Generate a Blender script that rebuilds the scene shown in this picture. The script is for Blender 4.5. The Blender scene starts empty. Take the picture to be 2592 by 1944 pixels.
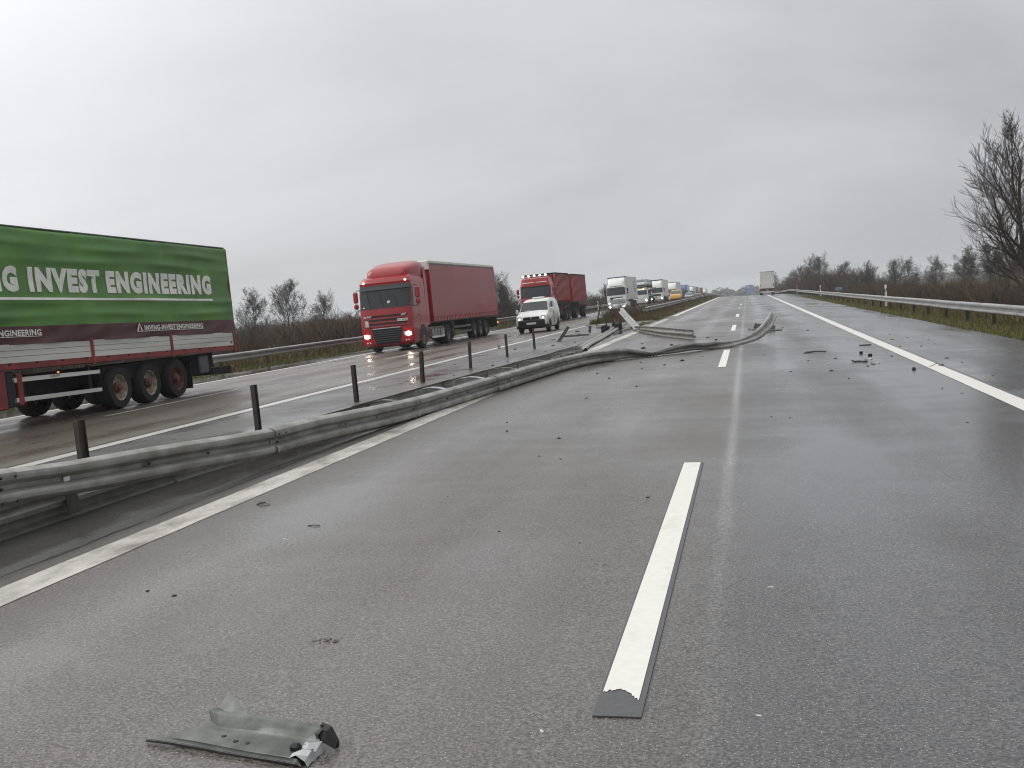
import bpy, math, random
from mathutils import Vector, Matrix
R_ = math.radians
rnd = random.Random(7)
scene = bpy.context.scene
col = scene.collection

# ------------------------------------------------------------------ camera
cam_d = bpy.data.cameras.new('camera'); cam = bpy.data.objects.new('camera', cam_d); col.objects.link(cam)
cam_d.sensor_fit = 'HORIZONTAL'; cam_d.sensor_width = 36.0; cam_d.lens = 2746.04 / 2592 * 36
cam_d.clip_start = 0.05; cam_d.clip_end = 6000
def cam_matrix(yaw, pitch, roll, h):
    cy, sy, cp, sp = math.cos(yaw), math.sin(yaw), math.cos(pitch), math.sin(pitch)
    f = Vector((-sy * cp, cy * cp, -sp)); r = Vector((cy, sy, 0)); u = r.cross(f)
    c, s = math.cos(roll), math.sin(roll)
    r2 = r * c - u * s; u2 = r * s + u * c
    m = Matrix.Identity(4)
    for i in range(3):
        m[i][0] = r2[i]; m[i][1] = u2[i]; m[i][2] = -f[i]
    m[0][3] = 0; m[1][3] = 0; m[2][3] = h
    return m
cam.matrix_world = cam_matrix(R_(12.512), R_(4.2125), R_(4.3844), 1.5876)
scene.camera = cam

# ------------------------------------------------------------------ sky, sun, exposure
SUN_EL, SUN_AZ = R_(42), R_(-92)          # azimuth measured from +Y (road direction) towards +X
sun_dir = Vector((math.sin(SUN_AZ) * math.cos(SUN_EL), math.cos(SUN_AZ) * math.cos(SUN_EL), math.sin(SUN_EL)))
world = bpy.data.worlds.new('World'); scene.world = world; world.use_nodes = True
nt = world.node_tree; nt.nodes.clear(); N = nt.nodes.new; L = nt.links.new
out = N('ShaderNodeOutputWorld'); mixs = N('ShaderNodeMixShader'); bg1 = N('ShaderNodeBackground'); bg2 = N('ShaderNodeBackground')
sky = N('ShaderNodeTexSky'); sky.sky_type = 'NISHITA'; sky.sun_disc = False; sky.sun_elevation = SUN_EL; sky.sun_rotation = SUN_AZ
L(sky.outputs[0], bg1.inputs[0]); bg1.inputs[1].default_value = 0.08
tc = N('ShaderNodeTexCoord'); sep = N('ShaderNodeSeparateXYZ'); L(tc.outputs['Generated'], sep.inputs[0])
def math_(op, a=None, b=None):
    n = N('ShaderNodeMath'); n.operation = op
    for i, v in enumerate((a, b)):
        if v is None: continue
        if isinstance(v, (int, float)): n.inputs[i].default_value = v
        else: L(v, n.inputs[i])
    return n.outputs[0]
zc = math_('ADD', math_('MAXIMUM', sep.outputs[2], 0.0), 0.38)
comb = N('ShaderNodeCombineXYZ'); L(math_('DIVIDE', sep.outputs[0], zc), comb.inputs[0]); L(math_('DIVIDE', sep.outputs[1], zc), comb.inputs[1])
mp = N('ShaderNodeMapping'); mp.inputs['Rotation'].default_value = (0, 0, R_(25)); mp.inputs['Scale'].default_value = (0.7, 1.0, 1); L(comb.outputs[0], mp.inputs[0])
nz = N('ShaderNodeTexNoise'); nz.inputs['Scale'].default_value = 1.25; nz.inputs['Detail'].default_value = 6; nz.inputs['Roughness'].default_value = 0.5; nz.inputs['Distortion'].default_value = 0.35
L(mp.outputs[0], nz.inputs['Vector'])
dot = N('ShaderNodeVectorMath'); dot.operation = 'DOT_PRODUCT'; L(tc.outputs['Generated'], dot.inputs[0]); dot.inputs[1].default_value = sun_dir
glow = math_('POWER', math_('ADD', math_('MULTIPLY', dot.outputs['Value'], 0.5), 0.5), 2.2)
lum = math_('ADD', math_('ADD', 0.300, math_('MULTIPLY', glow, 0.72)), math_('MULTIPLY', math_('SUBTRACT', nz.outputs[0], 0.5), 0.50))
lum = math_('MULTIPLY', lum, math_('ADD', 0.80, math_('MULTIPLY', math_('MAXIMUM', sep.outputs[2], 0.0), 0.62)))   # overcast sky: darker towards the horizon
crmp = N('ShaderNodeMixRGB'); crmp.inputs[1].default_value = (0.955, 0.972, 1.03, 1); crmp.inputs[2].default_value = (1.0, 0.997, 0.99, 1)
L(math_('MULTIPLY', glow, 1.1), crmp.inputs[0])
mulc = N('ShaderNodeVectorMath'); mulc.operation = 'SCALE'; L(crmp.outputs[0], mulc.inputs[0]); L(lum, mulc.inputs['Scale'])
L(mulc.outputs[0], bg2.inputs[0]); bg2.inputs[1].default_value = 1.0
mixs.inputs[0].default_value = 0.96
L(bg1.outputs[0], mixs.inputs[1]); L(bg2.outputs[0], mixs.inputs[2]); L(mixs.outputs[0], out.inputs[0])

sd = bpy.data.lights.new('sun', 'SUN'); sun = bpy.data.objects.new('sun', sd); col.objects.link(sun)
sd.energy = 0.9; sd.angle = R_(35); sd.color = (1, 0.97, 0.93)
sun.rotation_euler = (-sun_dir).to_track_quat('-Z', 'Y').to_euler()
vs = scene.view_settings; vs.view_transform = 'Standard'; vs.look = 'None'; vs.exposure = 0.47; vs.gamma = 1.0
scene.cycles.use_denoising = True
scene.cycles.max_bounces = 6; scene.cycles.volume_bounces = 1; scene.cycles.transparent_max_bounces = 8
scene.cycles.sample_clamp_indirect = 8.0; scene.cycles.filter_width = 1.1

# ------------------------------------------------------------------ materials
MATS = {}
def nodes_of(name):
    m = bpy.data.materials.new(name); m.use_nodes = True
    return m, m.node_tree, m.node_tree.nodes['Principled BSDF']
def pm(name, c1, c2=None, scale=4.0, rough=0.5, metal=0.0, bump=0.0, bscale=None, stretch=(1, 1, 1), spec=None, coat=0.0, emit=None, estr=0.0, detail=5, lo=0.35, hi=0.65, rvar=0.0):
    m, t, b = nodes_of(name); n = t.nodes.new; l = t.links.new
    c2 = c2 or tuple(x * 0.8 for x in c1)
    co = n('ShaderNodeTexCoord'); mp = n('ShaderNodeMapping'); mp.inputs['Scale'].default_value = stretch; l(co.outputs['Object'], mp.inputs[0])
    nz = n('ShaderNodeTexNoise'); nz.inputs['Scale'].default_value = scale; nz.inputs['Detail'].default_value = detail; nz.inputs['Roughness'].default_value = 0.6
    l(mp.outputs[0], nz.inputs['Vector'])
    mr = n('ShaderNodeMapRange'); mr.inputs[1].default_value = lo; mr.inputs[2].default_value = hi; l(nz.outputs[0], mr.inputs[0])
    mx = n('ShaderNodeMixRGB'); mx.inputs[1].default_value = (*c1, 1); mx.inputs[2].default_value = (*c2, 1); l(mr.outputs[0], mx.inputs[0])
    l(mx.outputs[0], b.inputs['Base Color'])
    b.inputs['Metallic'].default_value = metal; b.inputs['Roughness'].default_value = rough
    if rvar:
        r2 = n('ShaderNodeMapRange'); r2.inputs[3].default_value = rough; r2.inputs[4].default_value = rough + rvar; l(mr.outputs[0], r2.inputs[0]); l(r2.outputs[0], b.inputs['Roughness'])
    if spec is not None: b.inputs['Specular IOR Level'].default_value = spec
    if coat: b.inputs['Coat Weight'].default_value = coat; b.inputs['Coat Roughness'].default_value = 0.08
    if emit: b.inputs['Emission Color'].default_value = (*emit, 1); b.inputs['Emission Strength'].default_value = estr
    if bump:
        bp = n('ShaderNodeBump'); bp.inputs['Strength'].default_value = bump; bp.inputs['Distance'].default_value = 0.02
        if bscale:
            nb = n('ShaderNodeTexNoise'); nb.inputs['Scale'].default_value = bscale; nb.inputs['Detail'].default_value = 3; l(co.outputs['Object'], nb.inputs['Vector']); l(nb.outputs[0], bp.inputs['Height'])
        else: l(nz.outputs[0], bp.inputs['Height'])
        l(bp.outputs[0], b.inputs['Normal'])
    MATS[name] = m
    return m

def asphalt(name, base, brown, rough_dry, rough_wet, wet_lo, wet_hi, tracks=(), speck=0.5, seed=0.0, split=None, band=None):
    """asphalt: aggregate grain, lighter stones, dirt blotches, film of water (roughness) along wheel tracks and in patches"""
    m, t, b = nodes_of(name); n = t.nodes.new; l = t.links.new
    def M(op, a=None, c=None, cl=False):
        q = n('ShaderNodeMath'); q.operation = op; q.use_clamp = cl
        for i, v in enumerate((a, c)):
            if v is None: continue
            if isinstance(v, (int, float)): q.inputs[i].default_value = v
            else: l(v, q.inputs[i])
        return q.outputs[0]
    def noise(scale, detail=4, stretch=(1, 1, 1), off=0.0, rough=0.55):
        mp = n('ShaderNodeMapping'); mp.inputs['Scale'].default_value = stretch; mp.inputs['Location'].default_value = (seed + off, off, seed); l(co.outputs['Object'], mp.inputs[0])
        z = n('ShaderNodeTexNoise'); z.inputs['Scale'].default_value = scale; z.inputs['Detail'].default_value = detail; z.inputs['Roughness'].default_value = rough; l(mp.outputs[0], z.inputs['Vector']); return z.outputs[0]
    def rng(v, a, c, d=0.0, e=1.0):
        r = n('ShaderNodeMapRange'); r.inputs[1].default_value = a; r.inputs[2].default_value = c; r.inputs[3].default_value = d; r.inputs[4].default_value = e; l(v, r.inputs[0]); return r.outputs[0]
    def mix(f, a, c, blend='MIX'):
        q = n('ShaderNodeMixRGB'); q.blend_type = blend
        for i, v in ((0, f), (1, a), (2, c)):
            if isinstance(v, (int, float)): q.inputs[i].default_value = v
            elif isinstance(v, tuple): q.inputs[i].default_value = (*v, 1)
            else: l(v, q.inputs[i])
        return q.outputs[0]
    co = n('ShaderNodeTexCoord'); sp = n('ShaderNodeSeparateXYZ'); l(co.outputs['Object'], sp.inputs[0])
    blotch = noise(0.35, 5, (1, 0.35, 1)); streak = noise(1.6, 4, (1.6, 0.05, 1), 3.1); fine = noise(70, 3); med = noise(9, 4, (1, .6, 1), 1.7)
    if split:
        x0, wd, base2, brown2 = split
        fx = rng(M('ADD', sp.outputs[0], M('MULTIPLY', M('SUBTRACT', noise(1.2, 5, (1, .25, 1), 5.5), .5), .35)), x0 - wd, x0 + wd)
        base_n, brown_n = mix(fx, base, base2), mix(fx, brown, brown2)
    else: base_n, brown_n = base, brown
    c = mix(rng(blotch, .35, .65), base_n, brown_n)
    if band:      # worn joint between the lanes, paler and patchy
        bx, bw, bc = band; d_ = M('DIVIDE', M('SUBTRACT', sp.outputs[0], bx), bw); g_ = M('POWER', 2.718, M('MULTIPLY', M('MULTIPLY', d_, d_), -1.0))
        c = mix(M('MULTIPLY', M('MULTIPLY', g_, rng(noise(2.2, 5, (1, .12, 1), 2.2), .22, .50)), rng(sp.outputs[1], 4.5, 9.0, .12, .95)), c, bc)
    c = mix(rng(streak, .35, .7, 0, .28), c, tuple(x * .72 for x in base))
    c = mix(rng(med, .3, .7, 0, .35), c, tuple(x * 1.25 for x in base))
    c = mix(.75, c, mix(rng(fine, .36, .64), (.18, .18, .18), (1.0, 1.0, 1.0)), 'OVERLAY')
    vo = n('ShaderNodeTexVoronoi'); vo.inputs['Scale'].default_value = 120; l(co.outputs['Object'], vo.inputs['Vector'])
    vs_ = n('ShaderNodeSeparateXYZ'); l(vo.outputs['Color'], vs_.inputs[0])
    stone = M('MULTIPLY', rng(vs_.outputs[0], .80, .92), rng(vo.outputs['Distance'], .45, .2))
    c = mix(M('MULTIPLY', stone, speck), c, (.42, .40, .36))
    dark = M('MULTIPLY', rng(vs_.outputs[1], .72, .85), rng(vo.outputs['Distance'], .55, .3))
    c = mix(M('MULTIPLY', dark, .75), c, tuple(x * .35 for x in base))
    l(c, b.inputs['Base Color'])
    wet = M('ADD', M('MULTIPLY', noise(.55, 5, (1, .3, 1), 7.3), .6), M('ADD', M('MULTIPLY', noise(.9, 4, (2.2, .05, 1), 11.0), .15), M('MULTIPLY', noise(1.1, 5, (.5, 1.2, 1), 4.0), .20)))
    for (x0, w, s) in tracks:     # ruts hold more water
        d_ = M('DIVIDE', M('SUBTRACT', sp.outputs[0], x0), w); g = M('POWER', 2.718, M('MULTIPLY', M('MULTIPLY', d_, d_), -1.0)); wet = M('ADD', wet, M('MULTIPLY', g, s))
    wetf = rng(wet, wet_lo, wet_hi)
    rr = n('ShaderNodeMapRange'); rr.inputs[3].default_value = rough_dry; rr.inputs[4].default_value = rough_wet; l(wetf, rr.inputs[0]); l(rr.outputs[0], b.inputs['Roughness'])
    b.inputs['IOR'].default_value = 1.45
    bp = n('ShaderNodeBump'); bp.inputs['Distance'].default_value = .004
    l(M('ADD', M('MULTIPLY', fine, .5), M('MULTIPLY', vo.outputs['Distance'], .6)), bp.inputs['Height'])
    br = n('ShaderNodeMapRange'); br.inputs[3].default_value = .55; br.inputs[4].default_value = .06; l(wetf, br.inputs[0]); l(br.outputs[0], bp.inputs['Strength'])
    l(bp.outputs[0], b.inputs['Normal'])
    MATS[name] = m
    return m

asphalt('asphalt_road', (.076, .071, .065), (.092, .085, .077), .52, .17, .34, .64, tracks=((-3.4, .35, .10), (-1.6, .35, .08), (.6, .5, .13), (2.2, .6, .16), (2.9, .5, .06)), speck=.85, split=(-.22, .16, (.060, .061, .063), (.072, .073, .075)), band=(-.24, .05, (.23, .228, .222)))
asphalt('asphalt_shoulder', (.062, .063, .065), (.075, .075, .076), .42, .09, .28, .55, speck=.5, seed=9.0)
asphalt('asphalt_median', (.062, .060, .057), (.078, .074, .069), .46, .04, .44, .62, tracks=((-5.05, .32, .20),), speck=.35, seed=13.0)
asphalt('asphalt_opposite', (.082, .070, .056), (.100, .086, .070), .48, .14, .40, .66, tracks=((-9.4, .4, .1), (-11.2, .4, .1), (-13.2, .4, .12), (-15.0, .4, .12)), speck=.3, seed=17.0)
asphalt('asphalt_opposite_shoulder', (.064, .063, .063), (.078, .076, .074), .35, .07, .25, .50, speck=.4, seed=21.0)

def paint(name, cpaint, cwear, wear_lo, wear_hi, rough=.45, scale=3.0):
    m, t, b = nodes_of(name); n = t.nodes.new; l = t.links.new
    co = n('ShaderNodeTexCoord'); z1 = n('ShaderNodeTexNoise'); z1.inputs['Scale'].default_value = scale; z1.inputs['Detail'].default_value = 9; z1.inputs['Roughness'].default_value = .72
    mp = n('ShaderNodeMapping'); mp.inputs['Scale'].default_value = (1, .45, 1); l(co.outputs['Object'], mp.inputs[0]); l(mp.outputs[0], z1.inputs[0])
    r = n('ShaderNodeMapRange'); r.inputs[1].default_value = wear_lo; r.inputs[2].default_value = wear_hi; l(z1.outputs[0], r.inputs[0])
    z2 = n('ShaderNodeTexNoise'); z2.inputs['Scale'].default_value = 25; z2.inputs['Detail'].default_value = 4; l(co.outputs['Object'], z2.inputs[0])
    m0 = n('ShaderNodeMixRGB'); m0.inputs[1].default_value = (*cpaint, 1); m0.inputs[2].default_value = (*[x * .8 for x in cpaint], 1); l(z2.outputs[0], m0.inputs[0])
    m1 = n('ShaderNodeMixRGB'); l(m0.outputs[0], m1.inputs[1]); m1.inputs[2].default_value = (*cwear, 1); l(r.outputs[0], m1.inputs[0]); l(m1.outputs[0], b.inputs['Base Color'])
    b.inputs['Roughness'].default_value = rough
    bp = n('ShaderNodeBump'); bp.inputs['Strength'].default_value = .25; bp.inputs['Distance'].default_value = .003; l(z2.outputs[0], bp.inputs['Height']); l(bp.outputs[0], b.inputs['Normal'])
    MATS[name] = m
paint('paint_edge', (.55, .54, .48), (.16, .155, .125), .42, .66, scale=3.4)
paint('paint_right', (.68, .67, .62), (.25, .25, .24), .60, .85)
paint('paint_dash', (.74, .73, .67), (.50, .49, .43), .55, .80)
paint('paint_far', (.60, .59, .55), (.30, .29, .27), .50, .80, rough=.3)
pm('tape_base', (.080, .080, .083), (.06, .06, .063), 30, .5)
pm('crack', (.012, .012, .012), (.03, .028, .022), 8, .5)
pm('joint_grey', (.104, .101, .098), (.088, .085, .082), 3, .50, stretch=(1, .3, 1))
pm('mud', (.045, .04, .033), (.08, .07, .06), 20, .4)

pm('zinc', (.33, .325, .30), (.19, .185, .16), 5.0, .38, .28, .06, 22, stretch=(1, .6, 1.2), rvar=.15)
pm('zinc_far', (.34, .345, .335), (.20, .205, .195), 3, .36, .3, stretch=(1, .3, 1))
pm('zinc_bright', (.52, .53, .53), (.36, .37, .37), 4, .35, .45)
pm('zinc_upright', (.40, .405, .40), (.26, .265, .26), 4, .38, .3)
pm('zinc_dark', (.12, .12, .11), (.06, .06, .055), 4, .4, .5)
pm('post_steel', (.045, .040, .036), (.08, .062, .05), 6, .5, .4)
pm('debris_metal', (.155, .16, .152), (.085, .09, .084), 7, .40, .55, .10, 24, rvar=.15)
pm('black_plastic', (.010, .010, .011), (.016, .016, .016), 10, .5, spec=.3)
pm('rubber', (.014, .014, .014), (.024, .023, .021), 9, .70, spec=.2)
pm('debris_dark', (.03, .028, .026), (.055, .05, .046), 12, .5)
pm('debris_grey', (.16, .16, .15), (.08, .08, .075), 12, .45)
pm('debris_pale', (.55, .54, .50), (.35, .34, .30), 12, .45)
pm('brown_rust', (.12, .055, .025), (.06, .035, .02), 12, .6)

pm('green_tarp', (.125, .300, .050), (.055, .150, .038), 1.1, .50, 0, .10, 9, stretch=(1, .35, 1.0), detail=6, lo=.3, hi=.7)
pm('maroon_tarp', (.100, .016, .018), (.050, .012, .013), 1.6, .42, 0, .12, 6)
pm('board_white', (.68, .68, .62), (.48, .48, .43), 1.8, .38, .1, stretch=(1, .12, 2.5))
pm('red_frame', (.27, .022, .020), (.13, .016, .014), 3, .45)
pm('lettering', (.86, .86, .80), (.72, .72, .66), 4, .6)
pm('daf_red', (.33, .005, .009), (.28, .004, .007), 1.0, .30, 0, coat=.22)
pm('red_curtain', (.33, .020, .032), (.25, .016, .024), 1.2, .40, 0, .06, 3, stretch=(1, .4, 1), coat=.12)
pm('red_container', (.30, .020, .018), (.17, .014, .012), 1.6, .45, 0)
pm('red_rib_highlight', (.46, .075, .065), (.30, .04, .035), 1.6, .30, 0, coat=.3)  # paler than the container red: wet highlight on the ribs put into the colour
pm('white_paint', (.72, .73, .70), (.60, .61, .57), 1.2, .28, coat=.4)
pm('white_body', (.70, .70, .66), (.55, .55, .51), .7, .42)
pm('white_cloth', (.80, .80, .74), (.62, .62, .56), 2, .55)
pm('silver_paint', (.42, .45, .47), (.36, .38, .40), 2, .25, .5, coat=.4)
pm('blue_paint', (.05, .12, .30), (.04, .10, .24), 2, .3, coat=.3)
pm('green_paint', (.03, .16, .12), (.03, .12, .09), 2, .3, coat=.3)
pm('yellow_paint', (.75, .36, .03), (.62, .30, .03), 2, .3, coat=.3)
pm('dark_paint', (.02, .024, .035), (.03, .03, .04), 2, .25, coat=.5)
pm('glass_dark', (.014, .018, .020), (.024, .029, .031), 1.5, .06, spec=.45)
pm('glass_side', (.06, .07, .075), (.03, .036, .04), 2.0, .06, spec=.8)
pm('chassis', (.012, .0115, .011), (.022, .020, .018), 5, .7, spec=.2)
pm('rim_grey', (.30, .30, .28), (.17, .16, .15), 5, .4, .5)
pm('rim_dirty', (.50, .46, .36), (.24, .18, .12), 7, .45, .3)
pm('hub_red', (.15, .038, .032), (.08, .024, .020), 6, .5)
pm('rim_rust', (.17, .060, .045), (.08, .035, .028), 6, .55)
pm('alu_tank', (.46, .47, .46), (.33, .33, .31), 3, .30, .7)
pm('chrome', (.7, .7, .7), (.5, .5, .5), 3, .12, .9)
pm('lamp_lens', (.75, .75, .75), (.6, .6, .6), 5, .12, coat=.5)
pm('lamp_lit', (1, .95, .8), None, 5, .2, emit=(1, .90, .70), estr=22)
pm('lamp_small', (1, .95, .85), None, 5, .2, emit=(1, .95, .85), estr=2.5)
pm('lamp_orange', (1, .35, .05), None, 5, .2, emit=(1, .38, .06), estr=1.0)
pm('lamp_red', (.45, .012, .012), (.3, .01, .01), 8, .2)
pm('grey_plastic', (.07, .075, .08), (.05, .053, .057), 6, .4)
pm('plate_white', (.66, .66, .62), (.55, .55, .5), 8, .4)
pm('plate_ink', (.03, .03, .035), None, 8, .5)
pm('sign_blue', (.025, .14, .40), (.02, .11, .33), 2, .4)
pm('sign_orange', (.62, .22, .03), (.5, .18, .03), 3, .4)
pm('post_white', (.74, .74, .72), (.62, .62, .58), 6, .45)

def grassy(name, cs, scale, stretch=(1, 1, 1)):
    m, t, b = nodes_of(name); n = t.nodes.new; l = t.links.new
    co = n('ShaderNodeTexCoord'); mp = n('ShaderNodeMapping'); mp.inputs['Scale'].default_value = stretch; l(co.outputs['Object'], mp.inputs[0])
    z = n('ShaderNodeTexNoise'); z.inputs['Scale'].default_value = scale; z.inputs['Detail'].default_value = 7; z.inputs['Roughness'].default_value = .65; l(mp.outputs[0], z.inputs[0])
    r = n('ShaderNodeValToRGB'); e = r.color_ramp.elements
    while len(e) < len(cs): e.new(.5)
    for i, c in enumerate(cs): e[i].position = .28 + .44 * i / (len(cs) - 1); e[i].color = (*c, 1)
    l(z.outputs[0], r.inputs[0]); l(r.outputs[0], b.inputs['Base Color']); b.inputs['Roughness'].default_value = .85
    b.inputs['Specular IOR Level'].default_value = .2
    MATS[name] = m
grassy('soil_grass', [(.060, .046, .028), (.070, .066, .026), (.07, .095, .024), (.095, .072, .040)], .8, (1, .5, 1))
grassy('field', [(.085, .075, .045), (.075, .10, .03), (.10, .088, .055), (.06, .10, .02)], .06)
grassy('rape_field', [(.15, .20, .02), (.10, .17, .02), (.17, .22, .03)], .9)
grassy('blade_green', [(.078, .092, .028), (.11, .122, .034), (.145, .118, .052), (.062, .072, .026)], 1.4)
grassy('blade_dry', [(.20, .125, .058), (.13, .092, .048), (.09, .088, .032), (.25, .145, .058)], 1.2)
grassy('twig', [(.080, .070, .060), (.060, .050, .043), (.10, .078, .062)], .7)
grassy('twig_brown', [(.115, .080, .056), (.085, .062, .045), (.145, .088, .052)], .5)
grassy('bark', [(.035, .032, .028), (.055, .052, .040), (.04, .035, .03)], 3)
grassy('reed', [(.20, .085, .032), (.14, .062, .026), (.24, .11, .045)], 4)
grassy('forest_far', [(.040, .038, .034), (.055, .048, .040), (.035, .036, .032)], .05)

# ------------------------------------------------------------------ mesh helpers
class MB:
    def __init__(s): s.v = []; s.f = []; s.smooth = False
    def add(s, vs, fs):
        o = len(s.v); s.v += [tuple(p) for p in vs]; s.f += [tuple(i + o for i in f) for f in fs]; return s
    def box(s, x0, x1, y0, y1, z0, z1):
        vs = [(x, y, z) for z in (z0, z1) for y in (y0, y1) for x in (x0, x1)]
        return s.add(vs, [(0, 2, 3, 1), (4, 5, 7, 6), (0, 1, 5, 4), (2, 6, 7, 3), (0, 4, 6, 2), (1, 3, 7, 5)])
    def bbox(s, x0, x1, y0, y1, z0, z1, b=.02):
        """box with chamfered edges"""
        b = min(b, abs(x1 - x0) * .45, abs(y1 - y0) * .45, abs(z1 - z0) * .45)
        rings = []
        for (z, k) in ((z0, b), (z0 + b, 0), (z1 - b, 0), (z1, b)):
            rings.append([(x0 + b + k * .0, y0 + k, z), (x1 - b, y0 + k, z), (x1 - k, y0 + b, z), (x1 - k, y1 - b, z), (x1 - b, y1 - k, z), (x0 + b, y1 - k, z), (x0 + k, y1 - b, z), (x0 + k, y0 + b, z)])
        return s.loft(rings, True, True)
    def loft(s, rings, cap0=True, cap1=True, closed=True):
        n = len(rings[0]); vs = [p for r in rings for p in r]; fs = []
        for i in range(len(rings) - 1):
            for j in range(n if closed else n - 1):
                k = (j + 1) % n; fs.append((i * n + j, i * n + k, (i + 1) * n + k, (i + 1) * n + j))
        if cap0: fs.append(tuple(reversed(range(n))))
        if cap1: fs.append(tuple((len(rings) - 1) * n + j for j in range(n)))
        return s.add(vs, fs)
    def prism(s, pts, axis, a, b):
        """polygon pts (2-d) extruded along axis 'x','y','z' from a to b"""
        def P(p, t):
            return {'x': (t, p[0], p[1]), 'y': (p[0], t, p[1]), 'z': (p[0], p[1], t)}[axis]
        n = len(pts); vs = [P(p, a) for p in pts] + [P(p, b) for p in pts]
        fs = [(i, (i + 1) % n, n + (i + 1) % n, n + i) for i in range(n)] + [tuple(reversed(range(n))), tuple(range(n, 2 * n))]
        return s.add(vs, fs)
    def cyl(s, c, r, h, axis='x', n=16, r2=None):
        """cylinder centred at c, length h along axis"""
        r2 = r if r2 is None else r2; rings = []
        for (t, rr) in ((-h / 2, r), (h / 2, r2)):
            ring = []
            for i in range(n):
                a = 2 * math.pi * i / n; u, w = rr * math.cos(a), rr * math.sin(a)
                ring.append({'x': (c[0] + t, c[1] + u, c[2] + w), 'y': (c[0] + u, c[1] + t, c[2] + w), 'z': (c[0] + u, c[1] + w, c[2] + t)}[axis])
            rings.append(ring)
        return s.loft(rings)
    def lathe_x(s, c, prof, n=24, sgn=1, caps=(True, True), loop=False):
        """prof: list (dx, r) revolved about the x axis through c"""
        rings = [[(c[0] + sgn * dx, c[1] + r * math.cos(2 * math.pi * i / n), c[2] + r * math.sin(2 * math.pi * i / n)) for i in range(n)] for dx, r in prof]
        if loop: rings.append(rings[0])
        return s.loft(rings, *caps)
    def tube(s, pts, rad, n=5, cap=True):
        pts = [Vector(p) for p in pts]; rings = []
        for i, p in enumerate(pts):
            t = (pts[min(i + 1, len(pts) - 1)] - pts[max(i - 1, 0)]).normalized()
            a = t.orthogonal().normalized(); b = t.cross(a)
            r = rad[i] if isinstance(rad, (list, tuple)) else rad
            rings.append([tuple(p + a * (r * math.cos(2 * math.pi * j / n)) + b * (r * math.sin(2 * math.pi * j / n))) for j in range(n)])
        return s.loft(rings, cap, cap)
    def mesh(s, name):
        me = bpy.data.meshes.new(name); me.from_pydata(s.v, [], s.f); me.update()
        if s.smooth: me.polygons.foreach_set('use_smooth', [True] * len(me.polygons))
        return me

def link(o, parent=None):
    col.objects.link(o)
    if parent is not None: o.parent = parent
    return o
def tag(o, label=None, cat=None, group=None, kind=None):
    if label: o['label'] = label
    if cat: o['category'] = cat
    if group: o['group'] = group
    if kind: o['kind'] = kind
    return o
def obj(name, mb, mat, parent=None, smooth=False, auto=None):
    me = mb if isinstance(mb, bpy.types.Mesh) else mb.mesh(name)
    if mat and not me.materials: me.materials.append(MATS[mat])
    if smooth:
        me.polygons.foreach_set('use_smooth', [True] * len(me.polygons))
        if auto: me.set_sharp_from_angle(angle=R_(auto))
    return link(bpy.data.objects.new(name, me), parent)
def empty(name, loc, rot=(0, 0, 0)):
    o = bpy.data.objects.new(name, None); o.empty_display_size = .2; o.location = loc; o.rotation_euler = rot
    return link(o)
def copy_tree(o, parent=None):
    c = o.copy(); link(c, parent)
    for ch in list(o.children): copy_tree(ch, c)
    return c

# ------------------------------------------------------------------ place: road cross-section and long profile
def cx(y): return -3.5e-5 * max(0.0, y - 350) ** 2
def zp(y):
    t = y - 165
    if t < 0: return 0.0
    return -.0105 * t * t / 80 if t < 40 else -.0105 * (min(t, 900) - 20)
def cross(x):
    if x > -4.62: return -.025 * x
    if x > -8.62: return .1155
    return .1155 + .0254 * (x + 8.62)
def gz(x, y): return cross(x) + zp(y)
def RP(x, y, dz=0.0): return (x + cx(y), y, cross(x) + zp(y) + dz)
def terrain(x, y):
    """height of the land beside the roads"""
    if x >= 6.15: b = cross(6.15); d = x - 6.15; h = b - .03 - .03 * min(d, 2.5) - .10 * max(0, min(d - 2.5, 4)) + .0 * d
    elif x <= -18.4: b = cross(-18.4); d = -18.4 - x; h = b - .02 - .02 * min(d, 3) - .12 * max(0, min(d - 3, 4)) + .004 * max(0, d - 25)
    else: h = cross(x)
    return h + zp(y)
YS = [-12, -6, -2, 2, 5, 8, 12, 16, 20, 25, 30, 36, 44, 54, 66, 80, 95, 110, 125, 140, 150, 160, 165, 170, 175, 180, 185, 190, 195, 200, 205, 215, 230, 260, 300, 350, 400, 450, 500, 560, 620, 700, 800, 900, 1065]
def strip(name, x0, x1, mat, dz=0.0, ys=None, nx=2, y0=None, y1=None, kind='structure', wob=0.0):
    mb = MB(); ys = [y for y in (ys or YS)]
    if y0 is not None: ys = [y0] + [y for y in ys if y > y0]
    if y1 is not None: ys = [y for y in ys if y < y1] + [y1]
    vs, fs = [], []
    for y in ys:
        for i in range(nx):
            x = x0 + (x1 - x0) * i / (nx - 1) + (rnd.uniform(-wob, wob) if wob else 0); vs.append(RP(x, y, dz))
    for r in range(len(ys) - 1):
        for i in range(nx - 1): a = r * nx + i; fs.append((a, a + 1, a + nx + 1, a + nx))
    o = obj(name, mb.add(vs, fs), mat)
    if kind: o['kind'] = kind
    return o
strip('road', -4.62, 3.35, 'asphalt_road')
strip('hard_shoulder', 3.35, 6.15, 'asphalt_shoulder')
strip('median_pavement', -8.62, -4.62, 'asphalt_median', y1=57.5)
strip('opposite_road', -16.15, -8.62, 'asphalt_opposite')
strip('opposite_shoulder', -18.4, -16.15, 'asphalt_opposite_shoulder')
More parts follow.
